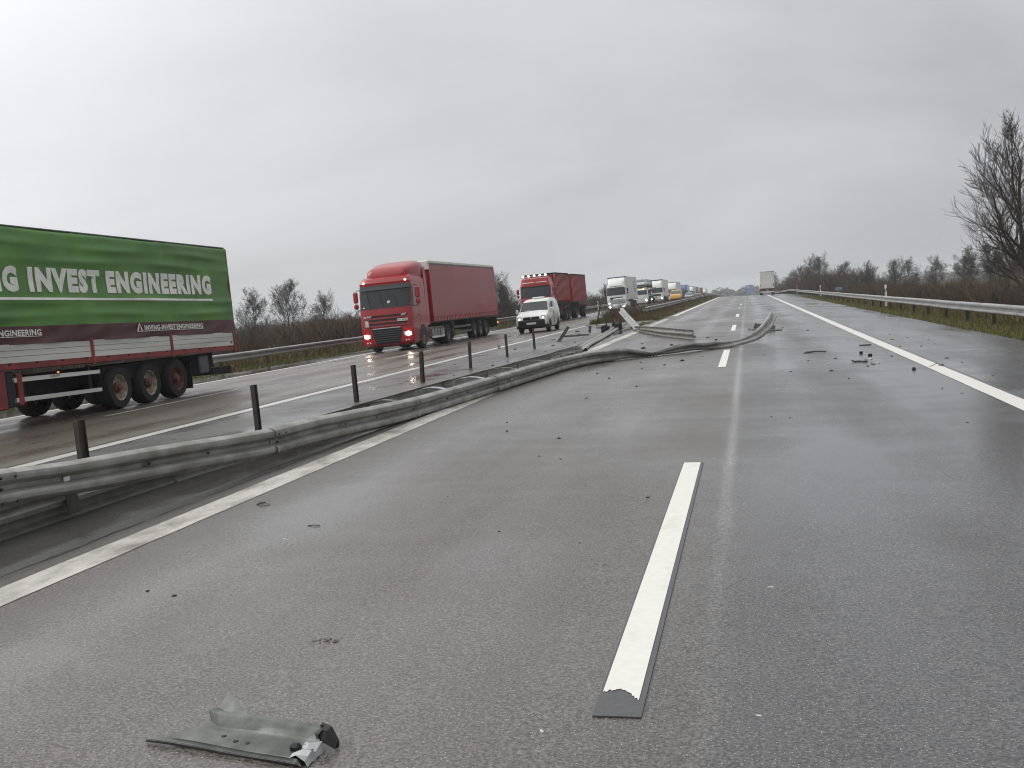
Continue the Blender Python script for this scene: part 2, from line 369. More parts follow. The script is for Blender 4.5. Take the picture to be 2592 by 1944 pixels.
# land either side
def land(name, xs, mat, ys=YS + [1300, 1700, 2300]):
    vs, fs = [], []
    for y in ys:
        for x in xs:
            vs.append((x + cx(min(y, 1065)), y, terrain(x, y) + (rnd.uniform(-.02, .02) if 6.2 < x < 60 or -60 < x < -18.5 else 0)))
    n = len(xs)
    for r in range(len(ys) - 1):
        for i in range(n - 1): a = r * n + i; fs.append((a, a + 1, a + n + 1, a + n))
    o = obj(name, MB().add(vs, fs), mat); o['kind'] = 'structure'; return o
land('verge_ground', [6.15, 6.5, 7, 7.6, 8.2, 9, 10, 11.5, 13, 16], 'soil_grass')
land('field_ground', [16, 24, 40, 80, 200, 500, 1200], 'field')
land('bank_ground', [-34, -30, -27, -25.4, -24, -22.5, -21, -20, -19.2, -18.4], 'soil_grass')
land('meadow_ground', [-1400, -600, -250, -120, -70, -48, -34], 'field')
# planted median beyond the gap
def median_ground():
    vs, fs = [], []; ys = [57.5, 58.2, 60] + [y for y in YS if y > 62]; xs = [-8.62, -8.3, -7.4, -6.6, -5.8, -5.0, -4.62]
    for r, y in enumerate(ys):
        for i, x in enumerate(xs):
            up = (0 if i in (0, 6) else (.02 if r == 0 else .10)) + (0 if i in (0, 6) else rnd.uniform(-.03, .03))
            vs.append(RP(x, y, up))
    n = len(xs)
    for r in range(len(ys) - 1):
        for i in range(n - 1): a = r * n + i; fs.append((a, a + 1, a + n + 1, a + n))
    o = obj('median_ground', MB().add(vs, fs), 'soil_grass'); o['kind'] = 'structure'
median_ground()
# bright rape field seen through the hedge on the left
def rape():
    vs, fs = [], []
    for i, (x, y) in enumerate([(-78, 118), (-36, 118), (-36, 150), (-78, 150)]): vs.append((x, y, terrain(x, y) + .35 + .03 * (y - 118)))
    o = obj('rape_field', MB().add(vs, [(0, 1, 2, 3)]), 'rape_field'); o['kind'] = 'structure'
rape()

# ------------------------------------------------------------------ road markings
def marking(name, x, w, mat, y0, y1, dz=.004, step=2.0, ragged=0.0):
    ys = []; y = y0
    while y < min(y1, 60): ys.append(y); y += step
    ys += [q for q in YS if q > (ys[-1] if ys else y0) and q < y1] + [y1]
    vs, fs = [], []
    for y in ys:
        a, b = (rnd.uniform(-ragged, ragged), rnd.uniform(-ragged, ragged)) if ragged else (0, 0)
        vs += [RP(x - w / 2 + a, y, dz), RP(x + w / 2 + b, y, dz)]
    for i in range(len(ys) - 1): fs.append((2 * i, 2 * i + 1, 2 * i + 3, 2 * i + 2))
    o = obj(name, MB().add(vs, fs), mat); o['kind'] = 'structure'; return o
marking('left_edge_line', -4.36, .29, 'paint_edge', -4, 60, step=.35, ragged=.006)
marking('left_edge_line_far', -4.36, .27, 'paint_right', 60, 700)
marking('right_edge_line', 3.14, .27, 'paint_right', 4, 700, step=.8, ragged=.004)
marking('opposite_inner_line', -8.47, .24, 'paint_far', -6, 700, step=.8, ragged=.008)
marking('opposite_outer_line', -15.97, .27, 'paint_far', 4, 700)
for k in range(11):           # lane dashes: 6 m painted, 12 m gap
    y = 3.9515 + 18 * k
    if k == 0:
        pad = MB(); pad.box(-.662, -.478, y - .02, y + 6.0, 0, .0055); o = obj('lane_dash_base', pad, 'tape_base'); o.location.z = .0144 + .001; o.rotation_euler = (0, R_(1.43), 0); o.location = (0, 0, .0015); o['kind'] = 'structure'
        n = 26; vs, fs = [], []
        xs = [-.652 + .150 * i / n for i in range(n + 1)]
        rag = [y + .22 - .10 * math.sin(math.pi * min(1, i / n * 1.25)) ** .8 * -1 * 0 + .12 * (i / n < .0) for i in range(n + 1)]
        rag = [y + .20 + .05 * math.sin(2.4 * i / n + .4) - .16 * max(0, (i / n - .45)) ** 1.2 + rnd.uniform(-.012, .012) for i in range(n + 1)]
        for i in range(n + 1): vs += [(xs[i], rag[i], -.025 * xs[i] + .0095), (xs[i] , y + 5.97, -.025 * xs[i] + .0095)]
        for i in range(n): fs.append((2 * i, 2 * i + 2, 2 * i + 3, 2 * i + 1))
        o = obj('lane_dash', MB().add(vs, fs), 'paint_dash'); o['kind'] = 'structure'
    else:
        o = marking('lane_dash', -.576, .155, 'paint_dash', y, y + 6.0, dz=.005)
for k in range(12):           # dashes of the opposite carriageway
    y = 18.7 + 16.75 * (k - 1)
    marking('opposite_lane_dash', -12.22, .15, 'paint_far', y, y + 5.7, dz=.005)
# pale worn strip beside the dash row, crack along the median edge, puddle-side stains
marking('crack_line', -4.70, .016, 'crack', 4.5, 13.5, dz=.003, step=.16, ragged=.02)
marking('median_joint', -8.66, .035, 'crack', 4, 56, dz=.003, step=.4, ragged=.03)

# ------------------------------------------------------------------ guardrail beams
WPH = [(.018, .000), (.026, .008), (.046, .060), (.054, .070), (.072, .076), (.092, .076), (.112, .072), (.125, .058), (.146, .010), (.150, .000)]
WP = [(-u, v) for u, v in reversed(WPH)] + WPH
def catmull(P, n):
    out = []
    m = len(P)
    for i in range(m - 1):
        p0, p1, p2, p3 = P[max(i - 1, 0)], P[i], P[i + 1], P[min(i + 2, m - 1)]
        for k in range(n):
            t = k / n
            out.append([.5 * ((2 * b) + (-a + c) * t + (2 * a - 5 * b + 4 * c - d) * t * t + (-a + 3 * b - 3 * c + d) * t ** 3) for a, b, c, d in zip(p0, p1, p2, p3)])
    out.append(list(P[-1])); return out
def wbeam(path, n=8, face=1, dent=0.0, flat=None, th=.004, seed=1, scale=1.0, ragged=(0, 0)):
    """path rows: x, y, z (beam centre), twist (deg, + leans the top away from its face), width factor, depth factor"""
    r = random.Random(seed); P = catmull([list(p) + [0, 1, 1][len(p) - 3:] if len(p) < 6 else list(p) for p in path], n)
    ringsA, ringsB = [], []
    ph = [r.uniform(0, 6.28) for _ in range(4)]
    for i, q in enumerate(P):
        a, b = P[max(i - 1, 0)], P[min(i + 1, len(P) - 1)]
        t = Vector((b[0] - a[0], b[1] - a[1], b[2] - a[2])).normalized()
        up = Vector((0, 0, 1)); side = t.cross(up)
        if side.length < 1e-3: side = Vector((1, 0, 0))
        side.normalize(); up = side.cross(t).normalized()
        side = side * face
        w = R_(q[3]); up2 = up * math.cos(w) - side * math.sin(w); out_ = side * math.cos(w) + up * math.sin(w)
        ra, rb = [], []
        for j, (u, v) in enumerate(WP):
            dv = dent * (math.sin(i * .55 + ph[0] + u * 9) * .5 + math.sin(i * .23 + ph[1] - u * 14) * .5) if dent else 0
            e = Vector((0, 0, 0))
            if ragged[0] and i == 0: e = -t * r.uniform(0, ragged[0])
            if ragged[1] and i == len(P) - 1: e = t * r.uniform(0, ragged[1])
            p = Vector(q[:3]) + up2 * (u * q[4] * scale) + out_ * (v * q[5] * scale + dv) + e
            ra.append(tuple(p)); rb.append(tuple(p - out_ * th))
        ringsA.append(ra); ringsB.append(rb)
    mb = MB(); m = len(WP); vs = [p for ra in ringsA for p in ra] + [p for rb in ringsB for p in rb]; o = len(ringsA) * m; fs = []
    K = len(ringsA)
    for i in range(K - 1):
        for j in range(m - 1):
            a = i * m + j; fs.append((a, a + 1, a + m + 1, a + m)); fs.append((o + a, o + a + m, o + a + m + 1, o + a + 1))
        for j in (0, m - 1):
            a = i * m + j; fs.append((a, a + m, o + a + m, o + a))
    for i in (0, K - 1):
        for j in range(m - 1): a = i * m + j; fs.append((a, a + 1, o + a + 1, o + a))
    return mb.add(vs, fs)
def sub(path, y0, y1, step=.5):
    """cut a piece y0..y1 out of a path that is monotone in y"""
    def at(y):
        for a, b in zip(path, path[1:]):
            if a[1] <= y <= b[1]:
                t = (y - a[1]) / (b[1] - a[1]); return [p + (q - p) * t for p, q in zip(a, b)]
        return list(path[-1]) if y > path[-1][1] else list(path[0])
    n = max(1, int((y1 - y0) / step)); return [at(y0 + (y1 - y0) * i / n) for i in range(n + 1)]

# the torn barrier of the median: two beams with spacers, pushed off its posts
gA = empty('torn_guardrail', (-4.73, 13, .11))
tag(gA, 'long torn double guardrail bent off its posts and lying along the paved median', 'guardrail')
gA.matrix_world = Matrix.Identity(4)
gA.location = (0, 0, 0)
fA = [(-5.62, 2.6, .74, 4), (-5.47, 4.4, .68, 4), (-5.27, 6.7, .560, 4), (-5.21, 7.35, .512, 4), (-5.15, 8.1, .470, 4), (-5.07, 9.05, .42, 4), (-4.96, 10.4, .345, 3), (-4.87, 11.4, .335, 2), (-4.75, 12.75, .29, 2), (-4.62, 14.3, .252, 2), (-4.47, 16.05, .248, 2), (-4.30, 18.0, .245, 2), (-3.97, 21.85, .245, 3), (-3.72, 23.6, .238, 6), (-3.42, 24.75, .23, 12)]
fA = catmull([list(p) + [.86 if p[1] < 7.5 else .93 if p[1] < 9.5 else .97, 1] for p in fA], 4)
joints = [2.6, 6.55, 10.45, 14.2, 17.95, 21.85, 24.75]
for i in range(len(joints) - 1):
    a, b = joints[i], joints[i + 1] + (.22 if i < len(joints) - 2 else 0)
    p = sub(fA, a, min(b, 24.75), .35)
    if i % 2 == 0: p = [[q[0] + .010, *q[1:4], q[4] * 1.05, q[5] * 1.05] for q in p]
    o = obj('beam', wbeam(p, n=2, dent=.004, seed=i), 'zinc', gA, True, 30)
# bolts at the laps
def bolt(parent, x, y, z, d=.02):
    mb = MB(); mb.cyl((x, y, z), .011, d, 'x', 8); obj('bolt', mb, 'zinc_dark', parent)
def atA(y): return sub(fA, y, y + .01, .01)[0]
for j in joints[1:-1]:
    for (dy, u) in ((.06, .088), (.06, -.088), (.20, .088), (.20, -.088), (.13, .0)):
        q = atA(j + dy); bolt(gA, q[0] + (.082 if abs(u) > .05 else .018) + .004, q[1], q[2] + u * 1.0 - .012)
for y in (8.4, 9.3, 12.2, 13.1, 15.7, 16.6, 19.8, 20.6):
    q = atA(y); bolt(gA, q[0] + .012, y, q[2])
for y, z0 in ((7.35, .52), (18.95, .25), (22.9, .24)):       # white reflectors in the valley of the beam
    q = atA(y); mb = MB(); mb.bbox(q[0] + .008, q[0] + .026, y - .035, y + .035, q[2] - .022, q[2] + .018, .005); obj('reflector', mb, 'post_white', gA)
def stamp(parent, txt, y, x_off, size):
    t = text_mesh('stamped_mark', txt, size, bold=.3); q = atA(y)
    o = obj('stamped_mark', t, 'zinc_dark', parent); o.rotation_euler = (R_(90), 0, R_(90)); o.location = (q[0] + x_off, y, q[2] - size * .4); return o
# rear beam, seen from its back
bB = [(-5.62, 2.6, .27, 14), (-5.54, 5.0, .265, 14), (-5.50, 6.9, .262, 12), (-5.47, 9.65, .26, 8), (-5.33, 11.0, .26, 4), (-5.24, 11.9, .258, 2), (-5.10, 13.65, .258, 0), (-4.93, 17.0, .258, 0), (-4.80, 19.5, .258, 0), (-4.58, 21.9, .258, 0), (-4.40, 23.4, .262, 2), (-4.33, 25.2, .28, 8), (-4.42, 27.3, .24, 14), (-4.50, 29.4, .16, 40)]
bB = catmull([list(p) + [1, 1] for p in bB], 4)
jb = [2.6, 5.6, 9.5, 13.4, 17.3, 21.2, 25.1, 29.4]
for i in range(len(jb) - 1):
    p = sub(bB, jb[i], min(jb[i + 1] + .2, 29.4), .4)
    if i % 2: p = [[q[0] - .010, *q[1:4], q[4] * 1.05, q[5] * 1.05] for q in p]
    obj('beam', wbeam(p, n=2, face=-1, dent=.004, seed=40 + i, ragged=(0, .12 if i == len(jb) - 2 else 0)), 'zinc', gA, True, 30)
def atB(y): return sub(bB, y, y + .01, .01)[0]
for y, h in ((7.9, 0), (11.9, .0), (13.9, .02), (15.75, .06), (17.6, .05), (19.55, .03), (21.5, .03), (23.8, .03)):
    a, b = atA(y), atB(y - .12); mb = MB()
    x0, x1 = b[0] + .03, a[0] - .01; z0, z1 = b[2], a[2]
    n = 4; rings = []
    for k in range(n + 1):
        t = k / n; x = x0 + (x1 - x0) * t; z = z0 + (z1 - z0) * t + .05 * math.sin(math.pi * t) * (h > 0)
        rings.append([(x, y - .075 - .12 * (1 - t), z + .13), (x, y + .075 - .12 * (1 - t), z + .13), (x, y + .075 - .12 * (1 - t), z + .122), (x, y - .075 - .12 * (1 - t), z + .122)])
    mb.loft(rings); mb.box(x0, x0 + .006, y - .20, y - .05, z0 - .10, z0 + .13); mb.box(x1 - .012, x1 - .006, y - .075, y + .075, z1 - .10, z1 + .13)
    obj('spacer', mb, 'zinc_bright' if h > .04 else 'zinc_dark', gA)
# the twisted end that runs out over the lane and curls up
mbE = wbeam([(-3.55, 24.35, .232, 8, 1, 1), (-3.30, 24.95, .225, -6, 1, .95), (-2.95, 25.55, .215, -24, .95, .8), (-2.62, 26.0, .165, -52, .8, .6), (-2.35, 26.35, .125, -74, .55, .5), (-2.05, 26.75, .15, -46, .7, .6), (-1.75, 27.15, .175, -30, .8, .7), (-1.45, 27.6, .175, -28, .8, .7), (-1.15, 28.1, .14, -46, .75, .6), (-.85, 28.6, .115, -10, .70, .5), (-.45, 29.15, .10, 46, .75, .5), (-.10, 29.8, .14, 56, .85, .6), (.20, 30.6, .22, 48, .9, .7), (.44, 31.6, .36, 42, .95, .8), (.60, 32.5, .50, 38, 1, .9), (.70, 33.3, .64, 36, .9, .9)], n=5, dent=.012, seed=77, ragged=(0, .14))
obj('beam', mbE, 'zinc', gA, True, 30)
mb = MB()
for k in range(3):
    mb.tube([(-2.40 + .07 * k, 26.0, .065), (-2.42 + .07 * k, 26.02, .12), (-2.38 + .07 * k, 26.1, .16), (-2.33 + .07 * k, 26.05, .075)], .016, 5)
obj('bracket', mb, 'black_plastic', gA)

# rail torn loose and thrown across the fast lane
o = obj('torn_guardrail_beam', wbeam([(-4.80, 46.6, .24, 60, .6, .6), (-4.55, 44.6, .22, 50, .8, .7), (-4.2, 42.8, .22, 34, 1, .8), (-3.7, 40.7, .225, 26, 1.1, 1), (-3.1, 38.4, .225, 22, 1.15, 1), (-2.4, 36.2, .215, 20, 1.15, 1), (-1.75, 34.3, .205, 20, 1.15, 1)], n=6, face=-1, dent=.014, seed=5, ragged=(.1, .12)), 'zinc', None, True, 30)
tag(o, 'loose torn guardrail beam lying across the fast lane beyond the curled end', 'guardrail beam')
o = obj('upright_guardrail_beam', wbeam([(-4.72, 46.9, .17, -48, 1, .9), (-4.90, 47.5, .30, -44, 1, .9), (-5.20, 48.3, .53, -40, 1, .9), (-5.48, 49.1, .76, -36, 1, .9), (-5.72, 49.9, .97, -34, 1.05, .8)], n=4, dent=.008, seed=9, ragged=(0, .1)), 'zinc_upright', None, True, 30)
tag(o, 'pale guardrail beam rearing up against the brown median bushes', 'guardrail beam')
o = obj('flat_guardrail_beam', wbeam([(-4.55, 29.9, .18, 74, 1, .8), (-4.72, 31.0, .17, 80, 1.0, .6), (-4.95, 34.0, .165, 84, 1.0, .5), (-5.15, 38.0, .165, 84, 1.0, .5), (-5.40, 42.5, .17, 82, 1.0, .6), (-5.60, 46.5, .20, 78, 1, .7), (-5.70, 50.5, .30, 70, 1, .8)], n=6, dent=.012, seed=12, ragged=(.15, .1)), 'zinc', None, True, 30)
tag(o, 'flattened guardrail beam lying face up on the median towards the bushes', 'guardrail beam')

# bare posts of the median
def ipost(h=.64, w=.11, d=.055, t=.007):
    mb = MB(); mb.box(-w / 2, w / 2, -t / 2, t / 2, -.12, h)
    for s in (-1, 1): mb.box(s * w / 2 - t / 2, s * w / 2 + t / 2, -d / 2, d / 2, -.12, h)
    return mb
pmsh = None
for i, y in enumerate((9.72, 13.7, 17.55, 21.45, 25.45, 29.6, 33.6)):
    if pmsh is None: o = obj('guardrail_post', ipost(), 'post_steel'); pmsh = o.data
    else: o = link(bpy.data.objects.new('guardrail_post', pmsh))
    o.location = (-6.64, y, .1155); o.rotation_euler = (R_(rnd.uniform(-1.5, 1.5)), R_(rnd.uniform(-2, 1)), R_(90 + rnd.uniform(-6, 6)))
    tag(o, 'bare dark steel guardrail post standing upright in the paved median', 'post', 'bare posts left standing in the median')
for (loc, rot, lab, h) in (((-6.68, 38.3, .10), (R_(-28), R_(34), 0), 'bare steel post bent over towards the loose plank in the median', .70),
                           ((-6.75, 46.7, .10), (R_(-8), R_(8), 0), 'short broken stump of a steel post in the median', .28),
                           ((-7.78, 56.6, .11), (0, R_(14), 0), 'thin bent steel post leaning beside the brown median bush', 1.12)):
    o = obj('guardrail_post', ipost(h, .10 if h < 1 else .06), 'post_steel'); o.location = loc; o.rotation_euler = rot; tag(o, lab, 'post')
mb = MB(); mb.bbox(-.55, .55, -.06, .06, 0, .07, .01); o = obj('broken_plank', mb, 'debris_grey'); o.location = (-6.75, 42.7, .118); o.rotation_euler = (0, 0, R_(8)); tag(o, 'grey broken post lying flat in the median', 'debris')
for i, (x, y) in enumerate(((-5.65, 43.6), (-5.55, 46.8))):
    m = MB(); r = random.Random(60 + i); vs = []
    for k in range(9): a = k / 9 * 6.28; m.tube([(0, 0, 0), (.22 * math.cos(a) * r.uniform(.4, 1), .3 * math.sin(a) * r.uniform(.3, 1), r.uniform(.15, .5))], [.05, .03], 4)
    m.bbox(-.16, .12, -.2, .2, 0, .32, .04)
    o = obj('crumpled_bracket', m, 'black_plastic'); o.location = (x, y, .115); o.rotation_euler = (0, 0, i * 1.1); tag(o, 'crumpled black steel bracket beside the flattened beam' if i == 0 else 'crumpled black bracket at the foot of the rearing beam', 'debris')

# whole guardrails: right verge, far left verge, planted median
def straight_beam(L_=4.0, face=1, mat='zinc_far'):
    return wbeam([(0, 0, 0), (0, L_ * .5, 0), (0, L_ + .15, 0)], n=1, face=face, scale=1.0)
def guardrail(name, x, face, y0, y1, label, top=.70, post_in=.12, sleeve=.07, skip=()):
    g = empty(name, RP(x, y0, 0)); tag(g, label, 'guardrail')
    gx, gy, gzz = g.location
    bm = straight_beam(4.0, face).mesh('beam'); bm.materials.append(MATS['zinc_far']); bm.polygons.foreach_set('use_smooth', [True] * len(bm.polygons)); bm.set_sharp_from_angle(angle=R_(30))
    pmm = ipost(top - .06 + .1, .10, .055).mesh('post'); pmm.materials.append(MATS['post_steel'])
    sm = MB().box(min(0, -face * post_in), max(0, -face * post_in), -.06, .06, -.06, .06).mesh('spacer'); sm.materials.append(MATS['zinc_far'])
    n = int((y1 - y0) / 4)
    for i in range(n):
        y = y0 + 4 * i; p = RP(x, y, 0); q = RP(x, y + 4, 0)
        b = link(bpy.data.objects.new('beam', bm), g); b.location = (p[0] - gx + (.006 if i % 2 else 0), y - gy, p[2] - gzz + top - .155 + rnd.uniform(-.006, .006)); b.rotation_euler = (math.atan2(q[2] - p[2], 4), 0, -math.atan2(q[0] - p[0], 4))
        ps = link(bpy.data.objects.new('post', pmm), g); ps.location = (p[0] - gx - face * (post_in + .05), y - gy, p[2] - gzz - .1); ps.rotation_euler = (0, 0, R_(rnd.uniform(-4, 4)))
        s_ = link(bpy.data.objects.new('spacer', sm), g); s_.location = (p[0] - gx, y - gy, p[2] - gzz + top - .155)
    return g
guardrail('roadside_guardrail', 6.98, -1, 14.8, 330, 'long grey guardrail along the grass verge right of the hard shoulder')
guardrail('far_guardrail', -19.0, 1, 9, 330, 'grey guardrail beyond the opposite carriageway in front of the left hedge', top=.70)
guardrail('median_guardrail', -6.1, 1, 66, 260, 'grey guardrail running through the brown bushes of the planted median', top=.66)

# ------------------------------------------------------------------ lettering
def text_mesh(name, body, w, h, bold=.02, depth=0.0, shear=0.0):
    cu = bpy.data.curves.new(name, 'FONT'); cu.body = body; cu.size = 1.0; cu.offset = bold; cu.extrude = depth; cu.shear = shear; cu.space_character = 1.0 + bold * 2.8
    cu.resolution_u = 3
    o = bpy.data.objects.new(name, cu); col.objects.link(o)
    dg = bpy.context.evaluated_depsgraph_get(); dg.update()
    me = bpy.data.meshes.new_from_object(o.evaluated_get(dg)); bpy.data.objects.remove(o); me.name = name
    xs = [v.co.x for v in me.vertices]; ys = [v.co.y for v in me.vertices]
    x0, x1, y0, y1 = min(xs), max(xs), min(ys), max(ys)
    for v in me.vertices: v.co.x = (v.co.x - x0) / (x1 - x0) * w; v.co.y = (v.co.y - y0) / (y1 - y0) * h
    me.materials.clear(); return me
def on_cloth(o, fn, off, long=.10):
    import bmesh
    me = o.data; bm = bmesh.new(); bm.from_mesh(me); bmesh.ops.triangulate(bm, faces=bm.faces[:])
    for _ in range(3):
        es = [e for e in bm.edges if e.calc_length() > long]
        if not es: break
        bmesh.ops.subdivide_edges(bm, edges=es, cuts=1); bmesh.ops.triangulate(bm, faces=bm.faces[:])
    m = o.matrix_basis; mi = m.inverted()
    for v in bm.verts:
        p = m @ v.co; p.x = -(fn(p.y, p.z) + off); v.co = mi @ p
    bm.to_mesh(me); bm.free()
def put_text(parent, name, body, face, a, z, off, w, h, mat, bold=.03, tilt=0.0, shear=0.0, tz=0.0):
    """face 'near': the local -x side, text starts at local y=a and runs to -y; 'front': the local +y side, starts at local x=a and runs to -x"""
    me = text_mesh(name, body, w, h, bold, shear=shear); me.materials.append(MATS[mat]); o = link(bpy.data.objects.new(name, me), parent)
    if face == 'near': m = Matrix(((0, 0, -1, -off), (-1, 0, 0, a), (0, 1, 0, z), (0, 0, 0, 1)))
    elif face == 'front': m = Matrix(((-1, 0, 0, a), (0, 0, 1, off), (0, 1, 0, z), (0, 0, 0, 1)))
    else: m = Matrix(((1, 0, 0, a), (0, 0, -1, -off), (0, 1, 0, z), (0, 0, 0, 1)))
    if tilt: m = m @ Matrix.Rotation(tilt, 4, 'Z')
    if tz: m = m @ Matrix.Rotation(tz, 4, 'X')
    o.matrix_basis = m; return o

for y, tx, wd, hh in ((10.62, 'CLS', .13, .045), (14.36, 'CLS', .13, .045), (8.30, 'LS', .07, .04), (12.0, 'LS', .07, .04)):
    q = atA(y); me = text_mesh('stamped_mark', tx, wd, hh, .03); me.materials.append(MATS['zinc_dark']); o = link(bpy.data.objects.new('stamped_mark', me), gA)
    nx_ = atA(y + .1); o.matrix_basis = Matrix.Translation((q[0] + .0125, y, q[2] - .022)) @ Matrix.Rotation(math.atan2(nx_[1] - y, nx_[0] - q[0]), 4, 'Z') @ Matrix.Rotation(R_(90), 4, 'X')

# ------------------------------------------------------------------ vehicles
WCACHE = {}
def wheel(parent, x, y, r, w, side, rim='rim_grey', hub=None, dual=False, convex=False):
    """side: -1 outer face at -x, +1 at +x"""
    key = (r, w, side, rim, hub, dual, convex)
    if key not in WCACHE:
        t = MB(); rr = r * .62
        t.lathe_x((0, 0, 0), [(-w / 2, rr), (-w / 2, r * .93), (-w * .38, r * .985), (-w * .2, r), (w * .2, r), (w * .38, r * .985), (w / 2, r * .93), (w / 2, rr), (w * .3, rr * .97), (-w * .3, rr * .97)], 26, 1, (False, False), True)
        tm = t.mesh('wheel'); tm.materials.append(MATS['rubber']); tm.polygons.foreach_set('use_smooth', [True] * len(tm.polygons)); tm.set_sharp_from_angle(angle=R_(40))
        d = MB(); s = side
        prof = [(w * .46, rr), (w * .44, rr * .93), (w * .10, rr * .86), (w * .06, rr * .62), (w * .16, rr * .52), (w * .20, rr * .2), (w * .20, .001)] if not convex else [(w * .48, rr), (w * .46, rr * .92), (w * .34, rr * .88), (w * .50, rr * .60), (w * .56, rr * .35), (w * .58, rr * .30), (w * .66, rr * .24), (w * .66, .001)]
        d.lathe_x((0, 0, 0), prof, 22, s, (False, True))
        for k in range(8):
            a = 2 * math.pi * k / 8; d.cyl((s * w * (.16 if not convex else .50), rr * .68 * math.cos(a), rr * .68 * math.sin(a)), rr * .055, w * .12, 'x', 6)
        dm = d.mesh('rim'); dm.materials.append(MATS[rim]); dm.polygons.foreach_set('use_smooth', [True] * len(dm.polygons)); dm.set_sharp_from_angle(angle=R_(35))
        hm = None
        if hub:
            h = MB(); h.lathe_x((0, 0, 0), [(w * .10, rr * .42), (w * .34, rr * .40), (w * .38, rr * .30), (w * .50, rr * .26), (w * .52, .001)], 16, s); hm = h.mesh('hub'); hm.materials.append(MATS[hub])
        WCACHE[key] = (tm, dm, hm)
    tm, dm, hm = WCACHE[key]
    o = link(bpy.data.objects.new('wheel', tm), parent); o.location = (x, y, r)
    link(bpy.data.objects.new('rim', dm), o)
    if hm: link(bpy.data.objects.new('hub', hm), o)
    return o
def part(parent, name, mat, fn, smooth=False, auto=35):
    mb = MB(); fn(mb); return obj(name, mb, mat, parent, smooth, auto if smooth else None)

class Front:
    """cab front surface lofted through rows (z, front y, half width); everything on the front follows it"""
    def __init__(s, rows, bow=.10): s.rows = rows; s.bow = bow
    def row(s, z):
        R = s.rows
        if z <= R[0][0]: return R[0][1:]
        for a, b in zip(R, R[1:]):
            if a[0] <= z <= b[0]:
                t = (z - a[0]) / (b[0] - a[0]); return tuple(p + (q - p) * t for p, q in zip(a[1:], b[1:]))
        return R[-1][1:]
    def y(s, x, z):
        yf, hw = s.row(z); t = min(1, abs(x) / hw); return yf - s.bow * (t ** 2 * .45 + t ** 8 * .55)
    def body(s, parent, name, mat, yr, n=14):
        rings = []
        for (z, yf, hw) in s.rows:
            r = []
            for i in range(n + 1):
                x = -hw + 2 * hw * i / n; r.append((x, s.y(x, z), z))
            r += [(hw, yf - s.bow - .12, z), (hw, yr + .05, z), (hw - .05, yr, z), (-hw + .05, yr, z), (-hw, yr + .05, z), (-hw, yf - s.bow - .12, z)]
            rings.append(r)
        mb = MB(); mb.loft(rings); return obj(name, mb, mat, parent, True, 32)
    def patch(s, parent, name, mat, quad, off=.012, back=.02, nx=8, nz=3):
        (xa, za), (xb, zb), (xc, zc_), (xd, zd) = quad; vs, fs = [], []
        for k in (0, 1):
            for j in range(nz + 1):
                t = j / nz
                for i in range(nx + 1):
                    u = i / nx; x = (xa + (xb - xa) * u) * (1 - t) + (xd + (xc - xd) * u) * t; z = (za + (zb - za) * u) * (1 - t) + (zd + (zc_ - zd) * u) * t
                    vs.append((x, s.y(x, z) + (off if k == 0 else -back), z))
        m = nx + 1; o = m * (nz + 1)
        for j in range(nz):
            for i in range(nx): a = j * m + i; fs += [(a, a + m, a + m + 1, a + 1), (o + a, o + a + 1, o + a + m + 1, o + a + m)]
        for i in range(nx): fs += [(i, i + 1, o + i + 1, o + i), (nz * m + i, o + nz * m + i, o + nz * m + i + 1, nz * m + i + 1)]
        for j in range(nz): fs += [(j * m, o + j * m, o + (j + 1) * m, (j + 1) * m), (j * m + nx, (j + 1) * m + nx, o + (j + 1) * m + nx, o + j * m + nx)]
        return obj(name, MB().add(vs, fs), mat, parent, True, 30)

def side_plate(parent, name, mat, pts, x, th=.015):
    """polygon pts (y, z) as a thin plate at local x (sign gives the side)"""
    s = 1 if x > 0 else -1
    return part(parent, name, mat, lambda m: m.prism(pts, 'x', x, x + s * th))

def mirrors(t, F, z0, z1, mat, y=None, reach=.24):
    for s in (-1, 1):
        yf, hw = F.row(z1); yy = yf - .22
        m = part(t, 'mirror', mat, lambda b: b.bbox(s * (hw + reach) - .10, s * (hw + reach) + .10, yy - .02, yy + .13, z0 + .22, z1, .05), True)
        part(m, 'lower_mirror', mat, lambda b: b.bbox(s * (hw + reach) - .10, s * (hw + reach) + .10, yy - .02, yy + .14, z0 - .04, z0 + .19, .06), True)
        part(m, 'mirror_arm', 'black_plastic', lambda b: b.tube([(s * (hw - .02), yy - .05, z1 + .06), (s * (hw + reach * .8), yy, z1 + .05), (s * (hw + reach), yy, z1 - .03)], .016, 5))
        part(m, 'mirror_arm', 'black_plastic', lambda b: (b.tube([(s * (hw - .02), yy - .05, z0 - .10), (s * (hw + reach * .8), yy, z0 - .10), (s * (hw + reach), yy, z0 - .02)], .018, 5)))

def opp(name, xc, y, label, cat, group=None, yaw=0.0):
    """a vehicle of the opposite carriageway: local +y points towards the camera side"""
    e = empty(name, (xc + cx(y), y, gz(xc, y)), (0, .0254, math.pi + yaw)); tag(e, label, cat, group); return e

